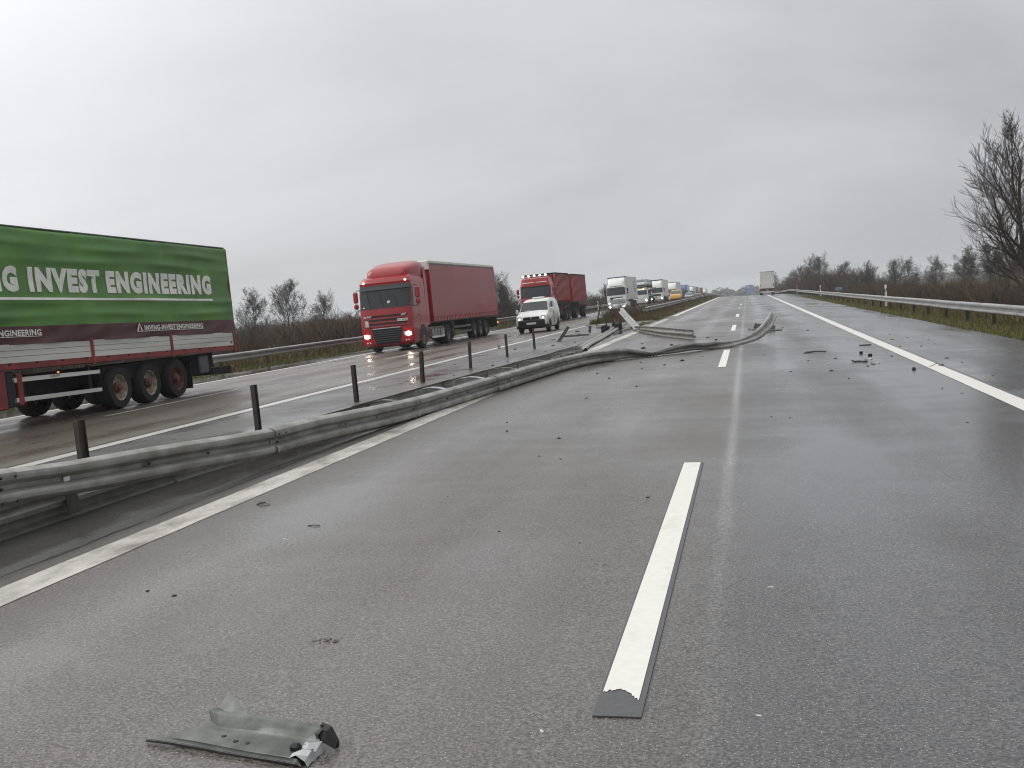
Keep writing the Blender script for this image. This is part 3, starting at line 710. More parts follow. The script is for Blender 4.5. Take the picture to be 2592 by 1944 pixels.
# ---- green tarpaulin trailer passing at the left (its cab is outside the frame)
t = opp('green_lorry', -14.27, 21.96, 'green tarpaulin lorry with white lettering and maroon lower skirt', 'lorry')
HW = 1.16; PITCH = .0155
bed = lambda ly: PITCH * (ly + 4.25)          # the load bed rises towards its front
y0, y1 = -4.30, 8.3
def tarp_disp(y, z):
    d = 0.0
    for k, zi in enumerate((1.93, 2.22, 3.02, 3.30)): d += .034 * math.exp(-((z - zi - .03 * math.sin(y * .9 + k)) / .065) ** 2) * (.6 + .4 * math.sin(y * 1.7 + k * 2))
    for yp in (-.98, 2.26, 5.5): d += .016 * math.exp(-((y - yp) / .05) ** 2)
    d += .010 * math.sin(y * 2.1 + z * 3) * math.sin(z * 5 + 1) + .004 * math.sin(y * 9 + z * 7) * math.sin(z * 11 + y * 2) - .012 * math.exp(-((z - 2.62) / .18) ** 2)
    return d
def tarp(m):
    NY, NZ = 110, 40; z0, z1 = 1.72, 3.60; vs, fs = [], []
    for i in range(NY + 1):
        y = y0 + (y1 - y0) * i / NY
        for j in range(NZ + 1):
            z = z0 + (z1 - z0) * j / NZ; top = max(0, (z - (z1 - .06)) / .06)
            vs.append((-(HW + tarp_disp(y, z)) + .05 * top ** 2, y, z + bed(y) - .012 * math.sin((y - y0) / 3.2 * math.pi * 2) * (j == NZ)))
    for i in range(NY):
        for j in range(NZ): a = i * (NZ + 1) + j; fs.append((a, a + 1, a + NZ + 2, a + NZ + 1))
    m.add(vs, fs)
    e0, e1 = bed(y0), bed(y1); z0 -= .0
    q = [(-HW + .052, y0, z1 + e0), (HW - .03, y0, z1 + e0), (HW, y0, z0 + e0), (-HW, y0, z0 + e0), (-HW + .052, y1, z1 + e1), (HW - .03, y1, z1 + e1), (HW, y1, z0 + e1), (-HW, y1, z0 + e1)]
    m.add(q, [(0, 4, 5, 1), (1, 5, 6, 2), (0, 1, 2, 3), (4, 7, 6, 5), (3, 2, 6, 7)])
part(t, 'tarpaulin', 'green_tarp', tarp, True, 60)
part(t, 'roof_seam', 'zinc_dark', lambda m: m.tube([(-HW + .035, y0 + (y1 - y0) * i / 12, 3.605 + bed(y0 + (y1 - y0) * i / 12)) for i in range(13)], .018, 5))
part(t, 'rear_edge', 'red_frame', lambda m: m.prism([(y0 - .05, 1.72), (y0 - .003, 1.72), (y0 - .003, 3.58), (y0 - .05, 3.56)], 'x', -HW, HW))
def skirt(m):
    NY, NZ = 80, 6; vs, fs = [], []
    for i in range(NY + 1):
        y = y0 + (y1 - y0) * i / NY
        for j in range(NZ + 1):
            z = 1.40 + .335 * j / NZ; vs.append((-(HW + .022 + .012 * math.sin(y * 2.3 + j) * (1 - j / NZ) + .010 * math.sin(y * 6.1 + j * .9)), y, z + bed(y)))
    for i in range(NY):
        for j in range(NZ): a = i * (NZ + 1) + j; fs.append((a, a + 1, a + NZ + 2, a + NZ + 1))
    m.add(vs, fs); m.prism([(y0, 1.42 + bed(y0)), (y1, 1.42 + bed(y1)), (y1, 1.715 + bed(y1)), (y0, 1.715 + bed(y0))], 'x', -HW + .01, HW)
part(t, 'skirt', 'maroon_tarp', skirt, True, 60)
stakes = (-4.2, -1.05, 2.08, 5.25, 8.25)
for a, b in zip(stakes, stakes[1:]):
    bd = part(t, 'side_board', 'board_white', lambda m: m.prism([(a + .05, 1.07 + bed(a)), (b - .05, 1.07 + bed(b)), (b - .05, 1.41 + bed(b)), (a + .05, 1.41 + bed(a))], 'x', -HW - .012, -HW + .04))
    for zz in (1.18, 1.29):
        part(bd, 'groove', 'chassis', lambda m: m.prism([(a + .06, zz + bed(a)), (b - .06, zz + bed(b)), (b - .06, zz + .006 + bed(b)), (a + .06, zz + .006 + bed(a))], 'x', -HW - .0145, -HW - .008))
for a in stakes: part(t, 'stake', 'red_frame', lambda m: m.bbox(-HW - .035, -HW + .03, a - .05, a + .05, .90 + bed(a), 1.44 + bed(a), .01))
part(t, 'bed_rail', 'red_frame', lambda m: m.prism([(y0, .95 + bed(y0)), (y1, .95 + bed(y1)), (y1, 1.065 + bed(y1)), (y0, 1.065 + bed(y0))], 'x', -HW - .02, HW + .02))
for k in range(16):
    yy = -3.9 + k * .78; part(t, 'rail_slot', 'chassis', lambda m: m.bbox(-HW - .024, -HW - .01, yy - .05, yy + .05, 1.03 + bed(yy), 1.062 + bed(yy), .004))
part(t, 'sticker', 'green_paint', lambda m: m.box(-HW - .016, -HW - .011, -4.08, -3.98, 1.12, 1.19))
part(t, 'chassis', 'chassis', lambda m: (m.box(-.5, -.38, y0 + .1, y1 - .4, .55, .93), m.box(.38, .5, y0 + .1, y1 - .4, .55, .93), m.box(-1.0, 1.0, -1.6, 1.7, .62, .93)))
for s in (-1, 1):
    for ly in (1.20, 0, -1.20): wheel(t, s * .98, ly, .455, .34, s, 'rim_dirty' if ly >= 0 else 'rim_rust', 'hub_red')
for ly in (1.20, 0, -1.20): part(t, 'axle', 'chassis', lambda m: m.cyl((0, ly, .45), .07, 1.8, 'x', 10))
part(t, 'mudflap', 'black_plastic', lambda m: m.box(-1.14, -.80, -1.87, -1.85, .16, .80))
part(t, 'mudflap', 'black_plastic', lambda m: m.box(.80, 1.14, -1.87, -1.85, .16, .80))
part(t, 'tool_box', 'grey_plastic', lambda m: m.bbox(-1.10, -.55, -2.86, -2.40, .46, .90, .03))
part(t, 'rear_bumper', 'zinc_dark', lambda m: m.bbox(-1.10, 1.10, -4.15, -4.02, .36, .54, .02))
part(t, 'bumper_bracket', 'chassis', lambda m: (m.box(-1.06, -.9, -4.02, -2.95, .40, .56), m.box(.4, .5, -4.0, -2.9, .42, .6), m.box(-.5, -.4, -4.0, -2.9, .42, .9)))
part(t, 'tail_lamp', 'lamp_red', lambda m: m.bbox(-1.115, -.9, -4.19, -4.15, .38, .50, .01))
for z in (.86, .49):
    part(t, 'side_guard', 'board_white', lambda m: m.prism([(1.88, z - .05), (4.62, z - .01), (4.62, z + .075), (1.88, z + .025)], 'x', -1.15, -1.12))
for yy in (2.2, 4.3): part(t, 'guard_post', 'chassis', lambda m: m.box(-1.12, -1.06, yy - .04, yy + .04, .46, 1.0))
part(t, 'red_post', 'red_frame', lambda m: m.bbox(-1.16, -1.06, 4.35, 4.5, .42, 1.0, .01))
part(t, 'red_post', 'red_frame', lambda m: m.bbox(-1.17, -1.0, 4.82, 5.3, .38, 1.1, .02))
part(t, 'landing_guard', 'black_plastic', lambda m: m.bbox(-1.15, -1.0, 4.55, 4.80, .40, 1.05, .02))
part(t, 'marker_lamp', 'lamp_orange', lambda m: m.bbox(-1.165, -1.14, 3.24, 3.29, .93, .95, .004))
put_text(t, 'guard_text', 'CARGO', 'near', 3.52, .855, 1.152, .30, .05, 'plate_ink', .03, tilt=.014)
ty = lambda wy: 21.96 - wy
for word, ya, yb in (('INVING', 15.70, 17.84), ('INVEST', 18.14, 20.47), ('ENGINEERING', 20.70, 25.26)):
    o = put_text(t, 'lettering', word, 'near', ty(ya), 2.375 + bed(ty(ya)), HW + .026, yb - ya, .485, 'lettering', .068, tilt=-PITCH)
    on_cloth(o, lambda y, z: HW + tarp_disp(y, z - bed(y)), .010)
def cloth_line(m):
    vs, fs = [], []; n = 60
    for i in range(n + 1):
        wy = 15.45 + (25.24 - 15.45) * i / n; ly = ty(wy)
        for z in (2.226, 2.25, 2.274): vs.append((-(HW + tarp_disp(ly, z) + .008), ly, z + bed(ly)))
    for i in range(n):
        for j in range(2): a = i * 3 + j; fs.append((a, a + 1, a + 4, a + 3))
    m.add(vs, fs)
part(t, 'underline', 'lettering', cloth_line)
for (ya, yb) in ((21.90, 24.55), (15.5, 18.28)):
    ym = ya + (yb - ya) * .525
    put_text(t, 'skirt_lettering', 'INVING-INVEST', 'near', ty(ya), 1.555 + bed(ty(ya)), HW + .040, (ym - ya) * .97, .115, 'lettering', .03, tilt=-PITCH)
    put_text(t, 'skirt_lettering', 'ENGINEERING', 'near', ty(ym), 1.555 + bed(ty(ym)), HW + .040, yb - ym, .115, 'lettering', .03, tilt=-PITCH)
    part(t, 'skirt_underline', 'lettering', lambda m: m.prism([(ty(yb), 1.535 + bed(ty(yb))), (ty(ya - .32), 1.535 + bed(ty(ya - .32))), (ty(ya - .32), 1.545 + bed(ty(ya - .32))), (ty(yb), 1.545 + bed(ty(yb)))], 'x', -HW - .052, -HW - .048))
    for q0, q1, q2 in ((0, .05, .11), (.22, .17, .11)):
        ye = ty(ya - .32); part(t, 'skirt_emblem', 'lettering', lambda m: m.prism([(ye - q0, 1.545 + bed(ye)), (ye - q1, 1.545 + bed(ye)), (ye - .115, 1.72 + bed(ye)), (ye - .10, 1.72 + bed(ye))], 'x', -HW - .053, -HW - .047))

def make_cab(t, rows, yr, mat, ws, visor=True, spoiler=None, grille=None, hl_z=.70, hl_x=.86, bumper=None, bow=.12, visor_mat='grey_plastic', mirror_mat=None, lit=True, ws_w=None, door=True):
    F = Front(rows, bow); F.body(t, 'cab', mat, yr)
    z0, z1 = ws; w0 = (ws_w or F.row(z0)[1]) - .03; w1 = F.row(z1)[1] - .04
    g = F.patch(t, 'windscreen', 'glass_dark', [(-w0, z0), (w0, z0), (w1, z1), (-w1, z1)], .014, .03, 12, 5)
    for i, x in enumerate((-.55, .05, .62)):
        m = MB(); m.tube([(x, F.y(x, z0) + .03, z0 + .03), (x + .10, F.y(x, z0 + .35) + .03, z0 + .35), (x + .16, F.y(x, z0 + .62) + .03, z0 + .60)], .009, 4); obj('wiper', m, 'black_plastic', g)
    if visor: F.patch(t, 'sun_visor', visor_mat, [(-w1 - .02, z1 - .09), (w1 + .02, z1 - .09), (w1, z1 + .10), (-w1, z1 + .10)], .10, -.03, 12, 2)
    for s in (-1, 1):
        if door:
            hw = F.row(z0)[1]; yf = F.row(z0)[0]
            side_plate(t, 'side_window', 'glass_side', [(yf - .95, z0 + .06), (yf - .30, z0 - .02), (yf - .42, z1 - .06), (yf - .95, z1 - .08)], s * (F.row(z1)[1] + .004) if F.row(z1)[1] > hw else s * (hw + .002), .01)
            for yy in (yf - .22, yf - 1.08): part(t, 'door_gap', 'black_plastic', lambda m: m.box(s * hw - .004, s * hw + .004, yy - .008, yy + .008, .95, z1 - .05))
            part(t, 'door_handle', 'black_plastic', lambda m: m.bbox(s * hw - .01, s * hw + .025, yf - 1.02, yf - .86, z0 - .42, z0 - .36, .01))
    mirrors(t, F, z0 + .10, z1 - .08, mirror_mat or mat)
    for s in (-1, 1):
        h = F.patch(t, 'headlight', 'lamp_lens', [(s * hl_x - .16, hl_z - .10), (s * hl_x + .16, hl_z - .07), (s * hl_x + .18, hl_z + .10), (s * hl_x - .16, hl_z + .06)], .018, .05, 4, 2)
        if lit: m = MB(); m.cyl((s * (hl_x + .02), F.y(hl_x + .02, hl_z) + .028, hl_z), .085, .03, 'y', 14); obj('headlamp_bulb', m, 'lamp_lit', h)
    return F

# the unseen tractor of the green lorry
tr = [(.30, 10.55, 1.05), (.45, 10.65, 1.12), (1.1, 10.66, 1.15), (1.8, 10.6, 1.15), (2.75, 10.35, 1.12), (3.0, 10.2, 1.05)]
make_cab(t, tr, 8.65, 'red_frame', (1.8, 2.65))
for s in (-1, 1): wheel(t, s * .98, 9.4, .46, .32, s); wheel(t, s * .98, 5.9, .46, .34, s)

# ---- red articulated lorry
t = opp('red_lorry', -14.85, 45.05, 'red articulated lorry with red curtain trailer and lit headlights', 'lorry')
rows = [(.27, 1.34, 1.06), (.38, 1.44, 1.13), (.70, 1.46, 1.15), (1.12, 1.46, 1.15), (1.30, 1.44, 1.15), (1.85, 1.40, 1.15), (2.80, 1.20, 1.14), (2.95, 1.22, 1.13), (3.12, 1.12, 1.08), (3.20, .95, .98)]
F = make_cab(t, rows, -.80, 'daf_red', (1.86, 2.74), True, hl_z=.72, hl_x=.90)
for s in (-1, 1): part(t, 'side_fairing', 'daf_red', lambda m: m.prism([(-.80, .95), (-1.15, 1.0), (-1.22, 3.05), (-1.05, 3.55), (-.80, 3.3)], 'x', s * 1.145, s * 1.10))
def spoiler(m):
    rings = []
    for (y, zt, hw) in ((.92, 3.22, .60), (.86, 3.40, .82), (.70, 3.56, .90), (.2, 3.68, .98), (-.4, 3.80, 1.08), (-.95, 3.86, 1.10), (-1.05, 3.84, 1.08)):
        r = []
        for i in range(15):
            a = math.pi * i / 14; cxx = math.cos(a); szz = math.sin(a); e = .42
            r.append((hw * math.copysign(abs(cxx) ** e, cxx), y, 3.14 + (zt - 3.14) * szz ** e))
        rings.append(r)
    m.loft(rings)
part(t, 'roof_spoiler', 'daf_red', spoiler, True, 50)
for s in (-1, 1): part(t, 'roof_lamp', 'lamp_small', lambda m: m.cyl((s * .93, F.y(.93, 2.98) + .012, 2.98), .045, .03, 'y', 10))
up = F.patch(t, 'upper_grille', 'daf_red', [(-.97, 1.10), (.97, 1.10), (1.0, 1.62), (-1.0, 1.62)], .022, .03, 10, 2)
for zz in (1.17, 1.33, 1.49): F.patch(up, 'grille_slot', 'black_plastic', [(-.92, zz), (.92, zz), (.93, zz + .085), (-.93, zz + .085)], .028, .0, 8, 1)
lg = F.patch(t, 'lower_grille', 'black_plastic', [(-.52, .36), (.52, .36), (.68, 1.0), (-.68, 1.0)], .02, .03, 8, 3)
for k in range(6): F.patch(lg, 'grille_bar', 'grey_plastic', [(-.52 - .02 * k, .44 + .09 * k), (.52 + .02 * k, .44 + .09 * k), (.52 + .02 * k, .47 + .09 * k), (-.52 - .02 * k, .47 + .09 * k)], .045, .0, 6, 1)
F.patch(lg, 'chrome_strip', 'chrome', [(-.62, 1.0), (.62, 1.0), (.62, 1.035), (-.62, 1.035)], .05, .0, 6, 1)
F.patch(t, 'lower_panel_gap', 'black_plastic', [(-1.06, 1.06), (1.06, 1.06), (1.06, 1.085), (-1.06, 1.085)], .004, .01, 8, 1)
for s in (-1, 1):
    for k in (0, 1): part(t, 'fog_lamp', 'lamp_lens', lambda m: m.cyl((s * (.80 + .12 * k), F.y(.85, .45) + .01, .45), .035, .03, 'y', 10))
put_text(t, 'badge', 'DAF', 'front', .97, 1.50, 1.475, .34, .085, 'chrome', .06)
put_text(t, 'badge', 'XF', 'front', -.66, 1.50, 1.475, .26, .085, 'chrome', .05, shear=.3)
part(t, 'number_plate', 'plate_white', lambda m: m.bbox(-.96, -.50, 1.455, 1.475, 1.26, 1.37, .004))
put_text(t, 'plate_text', 'NO 64981', 'front', -.52, 1.285, 1.477, .42, .06, 'plate_ink', .02)
part(t, 'white_badge', 'plate_white', lambda m: m.bbox(.78, .93, 1.455, 1.475, 1.13, 1.38, .004))
F.patch(t, 'windscreen_sticker', 'plate_white', [(.92, 1.92), (1.0, 1.92), (1.0, 1.97), (.92, 1.97)], .02, .0, 2, 1)
F.patch(t, 'windscreen_tag', 'plate_white', [(-.22, 2.06), (-.10, 2.06), (-.10, 2.16), (-.22, 2.16)], .02, .0, 2, 1)
part(t, 'bumper_step', 'black_plastic', lambda m: m.box(-1.0, 1.0, .9, 1.3, .22, .30))
for s in (-1, 1):
    wheel(t, s * .99, 0, .455, .29, s, 'rim_grey', None, convex=True); wheel(t, s * .96, -3.8, .455, .48, s, 'rim_grey')
    for ly in (-9.08, -10.3, -11.55): wheel(t, s * .96, ly, .455, .35, s, 'rim_grey')
    tk = part(t, 'fuel_tank', 'alu_tank', lambda m: m.bbox(s * .62, s * 1.13, -3.05, -.95, .36, .86, .09), True, 30)
    for yy in (-1.3, -1.75, -2.2, -2.65): part(tk, 'tank_strap', 'chassis', lambda m: m.box(s * 1.125, s * 1.14, yy - .025, yy + .025, .40, .84))
    part(t, 'wing', 'grey_plastic', lambda m: m.prism([(-.75, .95), (-1.15, .98), (-1.15, 1.07), (-.6, 1.05)], 'x', s * .80, s * 1.14))
    part(t, 'wheel_arch', 'black_plastic', lambda m: m.prism([(.58 * math.cos(a), .455 + .58 * math.sin(a)) for a in [math.pi * k / 12 for k in range(13)]], 'x', s * 1.1535, s * 1.10))
    part(t, 'side_guard', 'zinc_dark', lambda m: (m.box(s * 1.08, s * 1.11, -8.4, -5.2, .40, .50), m.box(s * 1.08, s * 1.11, -8.4, -5.2, .66, .76), m.box(s * .9, s * 1.08, -5.25, -5.1, .3, 1.0)))
    part(t, 'mudflap', 'black_plastic', lambda m: m.box(s * .8, s * 1.12, -12.15, -12.12, .14, .8))
part(t, 'chassis', 'chassis', lambda m: (m.box(-.45, .45, -5.0, -.5, .55, .98), m.box(-.5, .5, -14.3, -3.0, .72, 1.02), m.box(-.9, .9, -12.1, -8.5, .55, 1.0)))
part(t, 'underrun_bar', 'chassis', lambda m: m.bbox(-1.1, 1.1, -14.4, -14.25, .42, .95, .02))
part(t, 'tail_lamp', 'lamp_orange', lambda m: m.bbox(-1.155, -1.09, -14.45, -14.38, .60, .70, .01))
TF, TR = -1.78, -14.55
def curtain(m):
    NY, NZ = 70, 16; vs, fs = [], []
    for i in range(NY + 1):
        y = TF + (TR - TF) * i / NY
        for j in range(NZ + 1):
            z = 1.25 + 2.40 * j / NZ; d = .006 * math.sin(y * 1.3 + z) + .010 * math.exp(-((z - 1.75) / .10) ** 2) * math.exp(-((y + 11.5) / 1.4) ** 2) + .012 * math.exp(-((z - 2.15) / .07) ** 2) * math.exp(-((y + 12) / 1.8) ** 2)
            vs.append((-1.15 - d, y, z))
    for i in range(NY):
        for j in range(NZ): a = i * (NZ + 1) + j; fs.append((a, a + NZ + 1, a + NZ + 2, a + 1))
    m.add(vs, fs); m.box(-1.14, 1.15, TR, TF, 1.25, 3.65)
part(t, 'curtain', 'red_curtain', curtain, True, 60)
part(t, 'front_wall', 'daf_red', lambda m: m.box(-1.12, 1.12, TF, TF + .03, 1.10, 3.55))
part(t, 'roof_rail', 'zinc_dark', lambda m: m.box(-1.165, 1.165, TR, TF, 3.655, 3.70))
part(t, 'roof', 'white_cloth', lambda m: m.bbox(-1.16, 1.16, TR, TF + .10, 3.702, 3.83, .02))
part(t, 'corner_cap', 'white_cloth', lambda m: m.bbox(-1.175, 1.175, TF + .005, TF + .13, 3.40, 3.815, .03))
hem = part(t, 'curtain_hem', 'red_curtain', lambda m: m.box(-1.158, 1.158, TR, TF, 1.08, 1.245))
for k in range(26):
    yy = TF - .35 - k * .482; part(hem, 'strap', 'plate_white' if k % 3 else 'debris_pale', lambda m: m.box(-1.172, -1.16, yy - .018, yy + .018, 1.10, 1.20)); part(hem, 'strap_tongue', 'red_curtain', lambda m: m.box(-1.178, -1.16, yy + .05, yy + .10, 1.06, 1.30))
for yy in (TR + .03, TF - .03): part(t, 'corner_post', 'daf_red', lambda m: m.box(-1.162, 1.162, yy - .04, yy + .04, 1.10, 3.66))

# ---- red container lorry with a second container on its trailer
t = opp('container_lorry', -15.42, 81.4, 'red lorry with roof lamps carrying a ribbed red container and towing another', 'lorry')
rows = [(.30, 1.30, 1.06), (.45, 1.40, 1.13), (1.1, 1.40, 1.15), (1.95, 1.34, 1.15), (2.80, 1.16, 1.12), (2.90, 1.18, 1.12), (3.40, 1.0, 1.02), (3.48, .80, .92)]
F = make_cab(t, rows, -.70, 'daf_red', (1.98, 2.78), False, hl_z=.75)
F.patch(t, 'visor_band', 'black_plastic', [(-1.06, 2.76), (1.06, 2.76), (1.06, 2.84), (-1.06, 2.84)], .05, .0, 8, 1)
for k in range(2): F.patch(t, 'front_lettering_stripe', 'lettering', [((-.10, .95)[k], 3.10), ((-.92, .06)[k], 3.10), ((-.92, .06)[k], 3.135), ((-.10, .95)[k], 3.135)], .02, .0, 6, 1)
part(t, 'lamp_bar', 'chrome', lambda m: m.tube([(-1.0, .7, 3.50), (-.98, .95, 3.56), (.98, .95, 3.56), (1.0, .7, 3.50)], .025, 6))
for k in range(5): part(t, 'roof_lamp', 'lamp_small', lambda m: m.cyl((-.86 + .43 * k, .99, 3.62), .075, .06, 'y', 12))
F.patch(t, 'grille', 'black_plastic', [(-.8, 1.2), (.8, 1.2), (.8, 1.7), (-.8, 1.7)], .02, .02, 6, 1)
for s in (-1, 1):
    for ly in (0.1, -5.3, -6.5): wheel(t, s * .97, ly, .46, .36 if ly > 0 else .46, s, 'rim_grey')
    for ly in (-10.45, -15.3): wheel(t, s * .97, ly, .46, .46, s, 'rim_grey')
    part(t, 'mudguard', 'red_container', lambda m: m.prism([(-4.7, 1.0), (-4.9, 1.12), (-6.9, 1.12), (-7.1, .9), (-7.05, .88), (-6.86, 1.07), (-4.93, 1.07), (-4.75, .96)], 'x', s * .70, s * 1.15))
    part(t, 'mudguard', 'red_container', lambda m: m.prism([(-14.7, 1.0), (-14.9, 1.14), (-16.4, 1.14), (-16.4, .5), (-16.36, .5), (-16.36, 1.09), (-14.93, 1.09), (-14.75, .96)], 'x', s * .70, s * 1.15))
part(t, 'chassis', 'chassis', lambda m: (m.box(-.45, .45, -8.2, -.4, .6, 1.55), m.box(-.45, .45, -16.9, -9.4, .6, 1.40), m.box(-.06, .06, -9.5, -8.0, .6, .72), m.box(-1.08, -.6, -4.3, -1.6, .45, .95)))
part(t, 'mudflap', 'red_frame', lambda m: m.box(-1.14, -.62, -16.42, -16.40, .30, .90))
for (ya, yb, zb, zt) in ((-1.15, -7.5, 1.62, 3.76), (-9.6, -17.1, 1.46, 3.74)):
    c_ = part(t, 'container', 'red_container', lambda m: (m.box(-1.08, 1.08, yb, ya, zb, zt - .03), ))
    n = 12
    for k in range(n + 1):
        yy = ya + (yb - ya) * k / n
        for s in (-1, 1): part(c_, 'rib', 'red_rib_highlight', lambda m: m.prism([(yy - .05, zb), (yy + .05, zb), (yy + .05, zt - .06), (yy - .05, zt - .06)], 'x', s * 1.08, s * 1.20))
    part(c_, 'rim', 'chassis', lambda m: m.box(-1.21, 1.21, yb - .03, ya + .03, zt - .09, zt + .02))
    part(c_, 'front_rail', 'red_container', lambda m: (m.box(-1.0, -.9, ya, ya + .05, zb, zt - .1), m.box(.9, 1.0, ya, ya + .05, zb, zt - .1), m.box(-.05, .05, ya, ya + .05, zb, zt - .1)))
    part(c_, 'side_rail', 'red_container', lambda m: m.box(-1.165, 1.165, yb, ya, zb + 1.02, zb + 1.08))
part(t, 'orange_board', 'sign_orange', lambda m: m.box(1.0, 1.25, -17.3, -17.27, .9, 2.0))

# ---- cars and vans: lofted body with glass plates
def car_body(t, secs, paint):
    """secs rows: y, z_low, z_belt, z_top, hw_low, hw_belt, hw_top"""
    rings = []
    for (y, zl, zb, zt, hl, hb, ht) in secs:
        h = [(hl * .92, zl), (hl, zl + .10), (hb, zl + (zb - zl) * .55), (hb * .985, zb), (hb * .97 + (ht - hb * .97) * .5, zb + (zt - zb) * .5), (ht, zt - (zt - zb) * .16 - .01), (ht * .86, zt - .012), (ht * .45, zt + .012)]
        rings.append([(x, y, z) for x, z in h] + [(-x, y, z) for x, z in reversed(h)])
    mb = MB(); mb.loft(rings); return obj('body', mb, paint, t, True, 40)
def plate4(parent, name, mat, a, b, c, d, th=.012):
    a, b, c, d = map(Vector, (a, b, c, d)); n = (b - a).cross(d - a).normalized(); k = 4; vs, fs = [], []
    for off in (th, -th):
        for j in range(k + 1):
            for i in range(k + 1):
                u, v = i / k, j / k; p = (a * (1 - u) + b * u) * (1 - v) + (d * (1 - u) + c * u) * v; vs.append(tuple(p + n * (off + .02 * math.sin(math.pi * u))))
    m = k + 1; o = m * m
    for j in range(k):
        for i in range(k): q = j * m + i; fs += [(q, q + 1, q + m + 1, q + m), (o + q, o + q + m, o + q + m + 1, o + q + 1)]
    for i in range(k): fs += [(i, o + i, o + i + 1, i + 1), (k * m + i, k * m + i + 1, o + k * m + i + 1, o + k * m + i), (i * m, (i + 1) * m, o + (i + 1) * m, o + i * m), (i * m + k, o + i * m + k, o + (i + 1) * m + k, (i + 1) * m + k)]
    return obj(name, MB().add(vs, fs), mat, parent, True, 30)

def white_van():
    t = opp('white_van', -10.55, 53.95, 'small white delivery van with black bumper driving beside the red container lorry', 'van')
    car_body(t, [(.80, .34, .62, .66, .70, .72, .60), (.74, .28, .76, .80, .76, .79, .70), (.55, .26, .86, .92, .79, .80, .72), (.05, .26, .96, 1.03, .80, .81, .74), (-.22, .26, 1.0, 1.12, .80, .815, .76), (-.62, .26, 1.02, 1.50, .80, .815, .68), (-.90, .26, 1.02, 1.62, .80, .815, .69), (-1.6, .26, 1.02, 1.69, .80, .815, .70), (-2.6, .26, 1.02, 1.70, .80, .815, .70), (-3.05, .28, 1.02, 1.66, .79, .81, .69), (-3.12, .34, 1.0, 1.55, .76, .79, .66)], 'white_paint')
    plate4(t, 'windscreen', 'glass_dark', (.72, -.13, 1.075), (-.72, -.13, 1.075), (-.62, -.64, 1.52), (.62, -.64, 1.52))
    for s in (-1, 1):
        side_plate(t, 'side_window', 'glass_side', [(-.46, 1.08), (-1.15, 1.08), (-1.12, 1.50), (-.80, 1.50)], s * .772, .03)
        part(t, 'door_gap', 'black_plastic', lambda m: m.box(s * .80, s * .822, -1.28, -1.265, .40, 1.5))
        part(t, 'door_handle', 'black_plastic', lambda m: m.box(s * .80, s * .835, -1.22, -1.10, .90, .95))
        part(t, 'mirror', 'white_paint', lambda m: m.bbox(s * .84, s * .98, -.36, -.24, .98, 1.20, .03), True)
        part(t, 'headlight', 'lamp_lens', lambda m: m.prism([(s * .46, .70), (s * .74, .66), (s * .76, .82), (s * .52, .84)], 'y', .60, .775))
        part(t, 'headlamp_bulb', 'lamp_small', lambda m: m.cyl((s * .60, .785, .72), .04, .03, 'y', 10))
        for ly in (0, -2.42):
            wheel(t, s * .70, ly, .29, .19, s, 'rim_grey')
            part(t, 'wheel_arch', 'black_plastic', lambda m: m.prism([(ly + .36 * math.cos(a), .29 + .36 * math.sin(a)) for a in [math.pi * k / 10 for k in range(11)]], 'x', s * .818, s * .77))
    part(t, 'bumper', 'black_plastic', lambda m: m.loft([[(-.79, .30, z), (-.79, .70, z), (-.62, .86 - d, z), (.62, .86 - d, z), (.79, .70, z), (.79, .30, z)] for z, d in ((.24, .06), (.30, 0), (.60, 0), (.655, .05))]), True, 30)
    part(t, 'grille', 'black_plastic', lambda m: m.prism([(-.42, .64), (.42, .64), (.40, .80), (-.40, .80)], 'y', .70, .80))
    part(t, 'badge', 'chrome', lambda m: m.cyl((0, .81, .76), .04, .02, 'y', 12))
    part(t, 'number_plate', 'plate_white', lambda m: m.bbox(-.24, .24, .855, .872, .42, .52, .004))
    part(t, 'roof_vent', 'white_paint', lambda m: m.bbox(-.30, .30, -1.95, -1.45, 1.69, 1.78, .04), True)
    part(t, 'underbody', 'chassis', lambda m: m.box(-.72, .72, -3.0, .6, .20, .30))
    part(t, 'paper', 'plate_white', lambda m: m.prism([(.18, 1.10), (.42, 1.10), (.42, 1.13), (.20, 1.14)], 'y', -.145, -.10))
white_van()

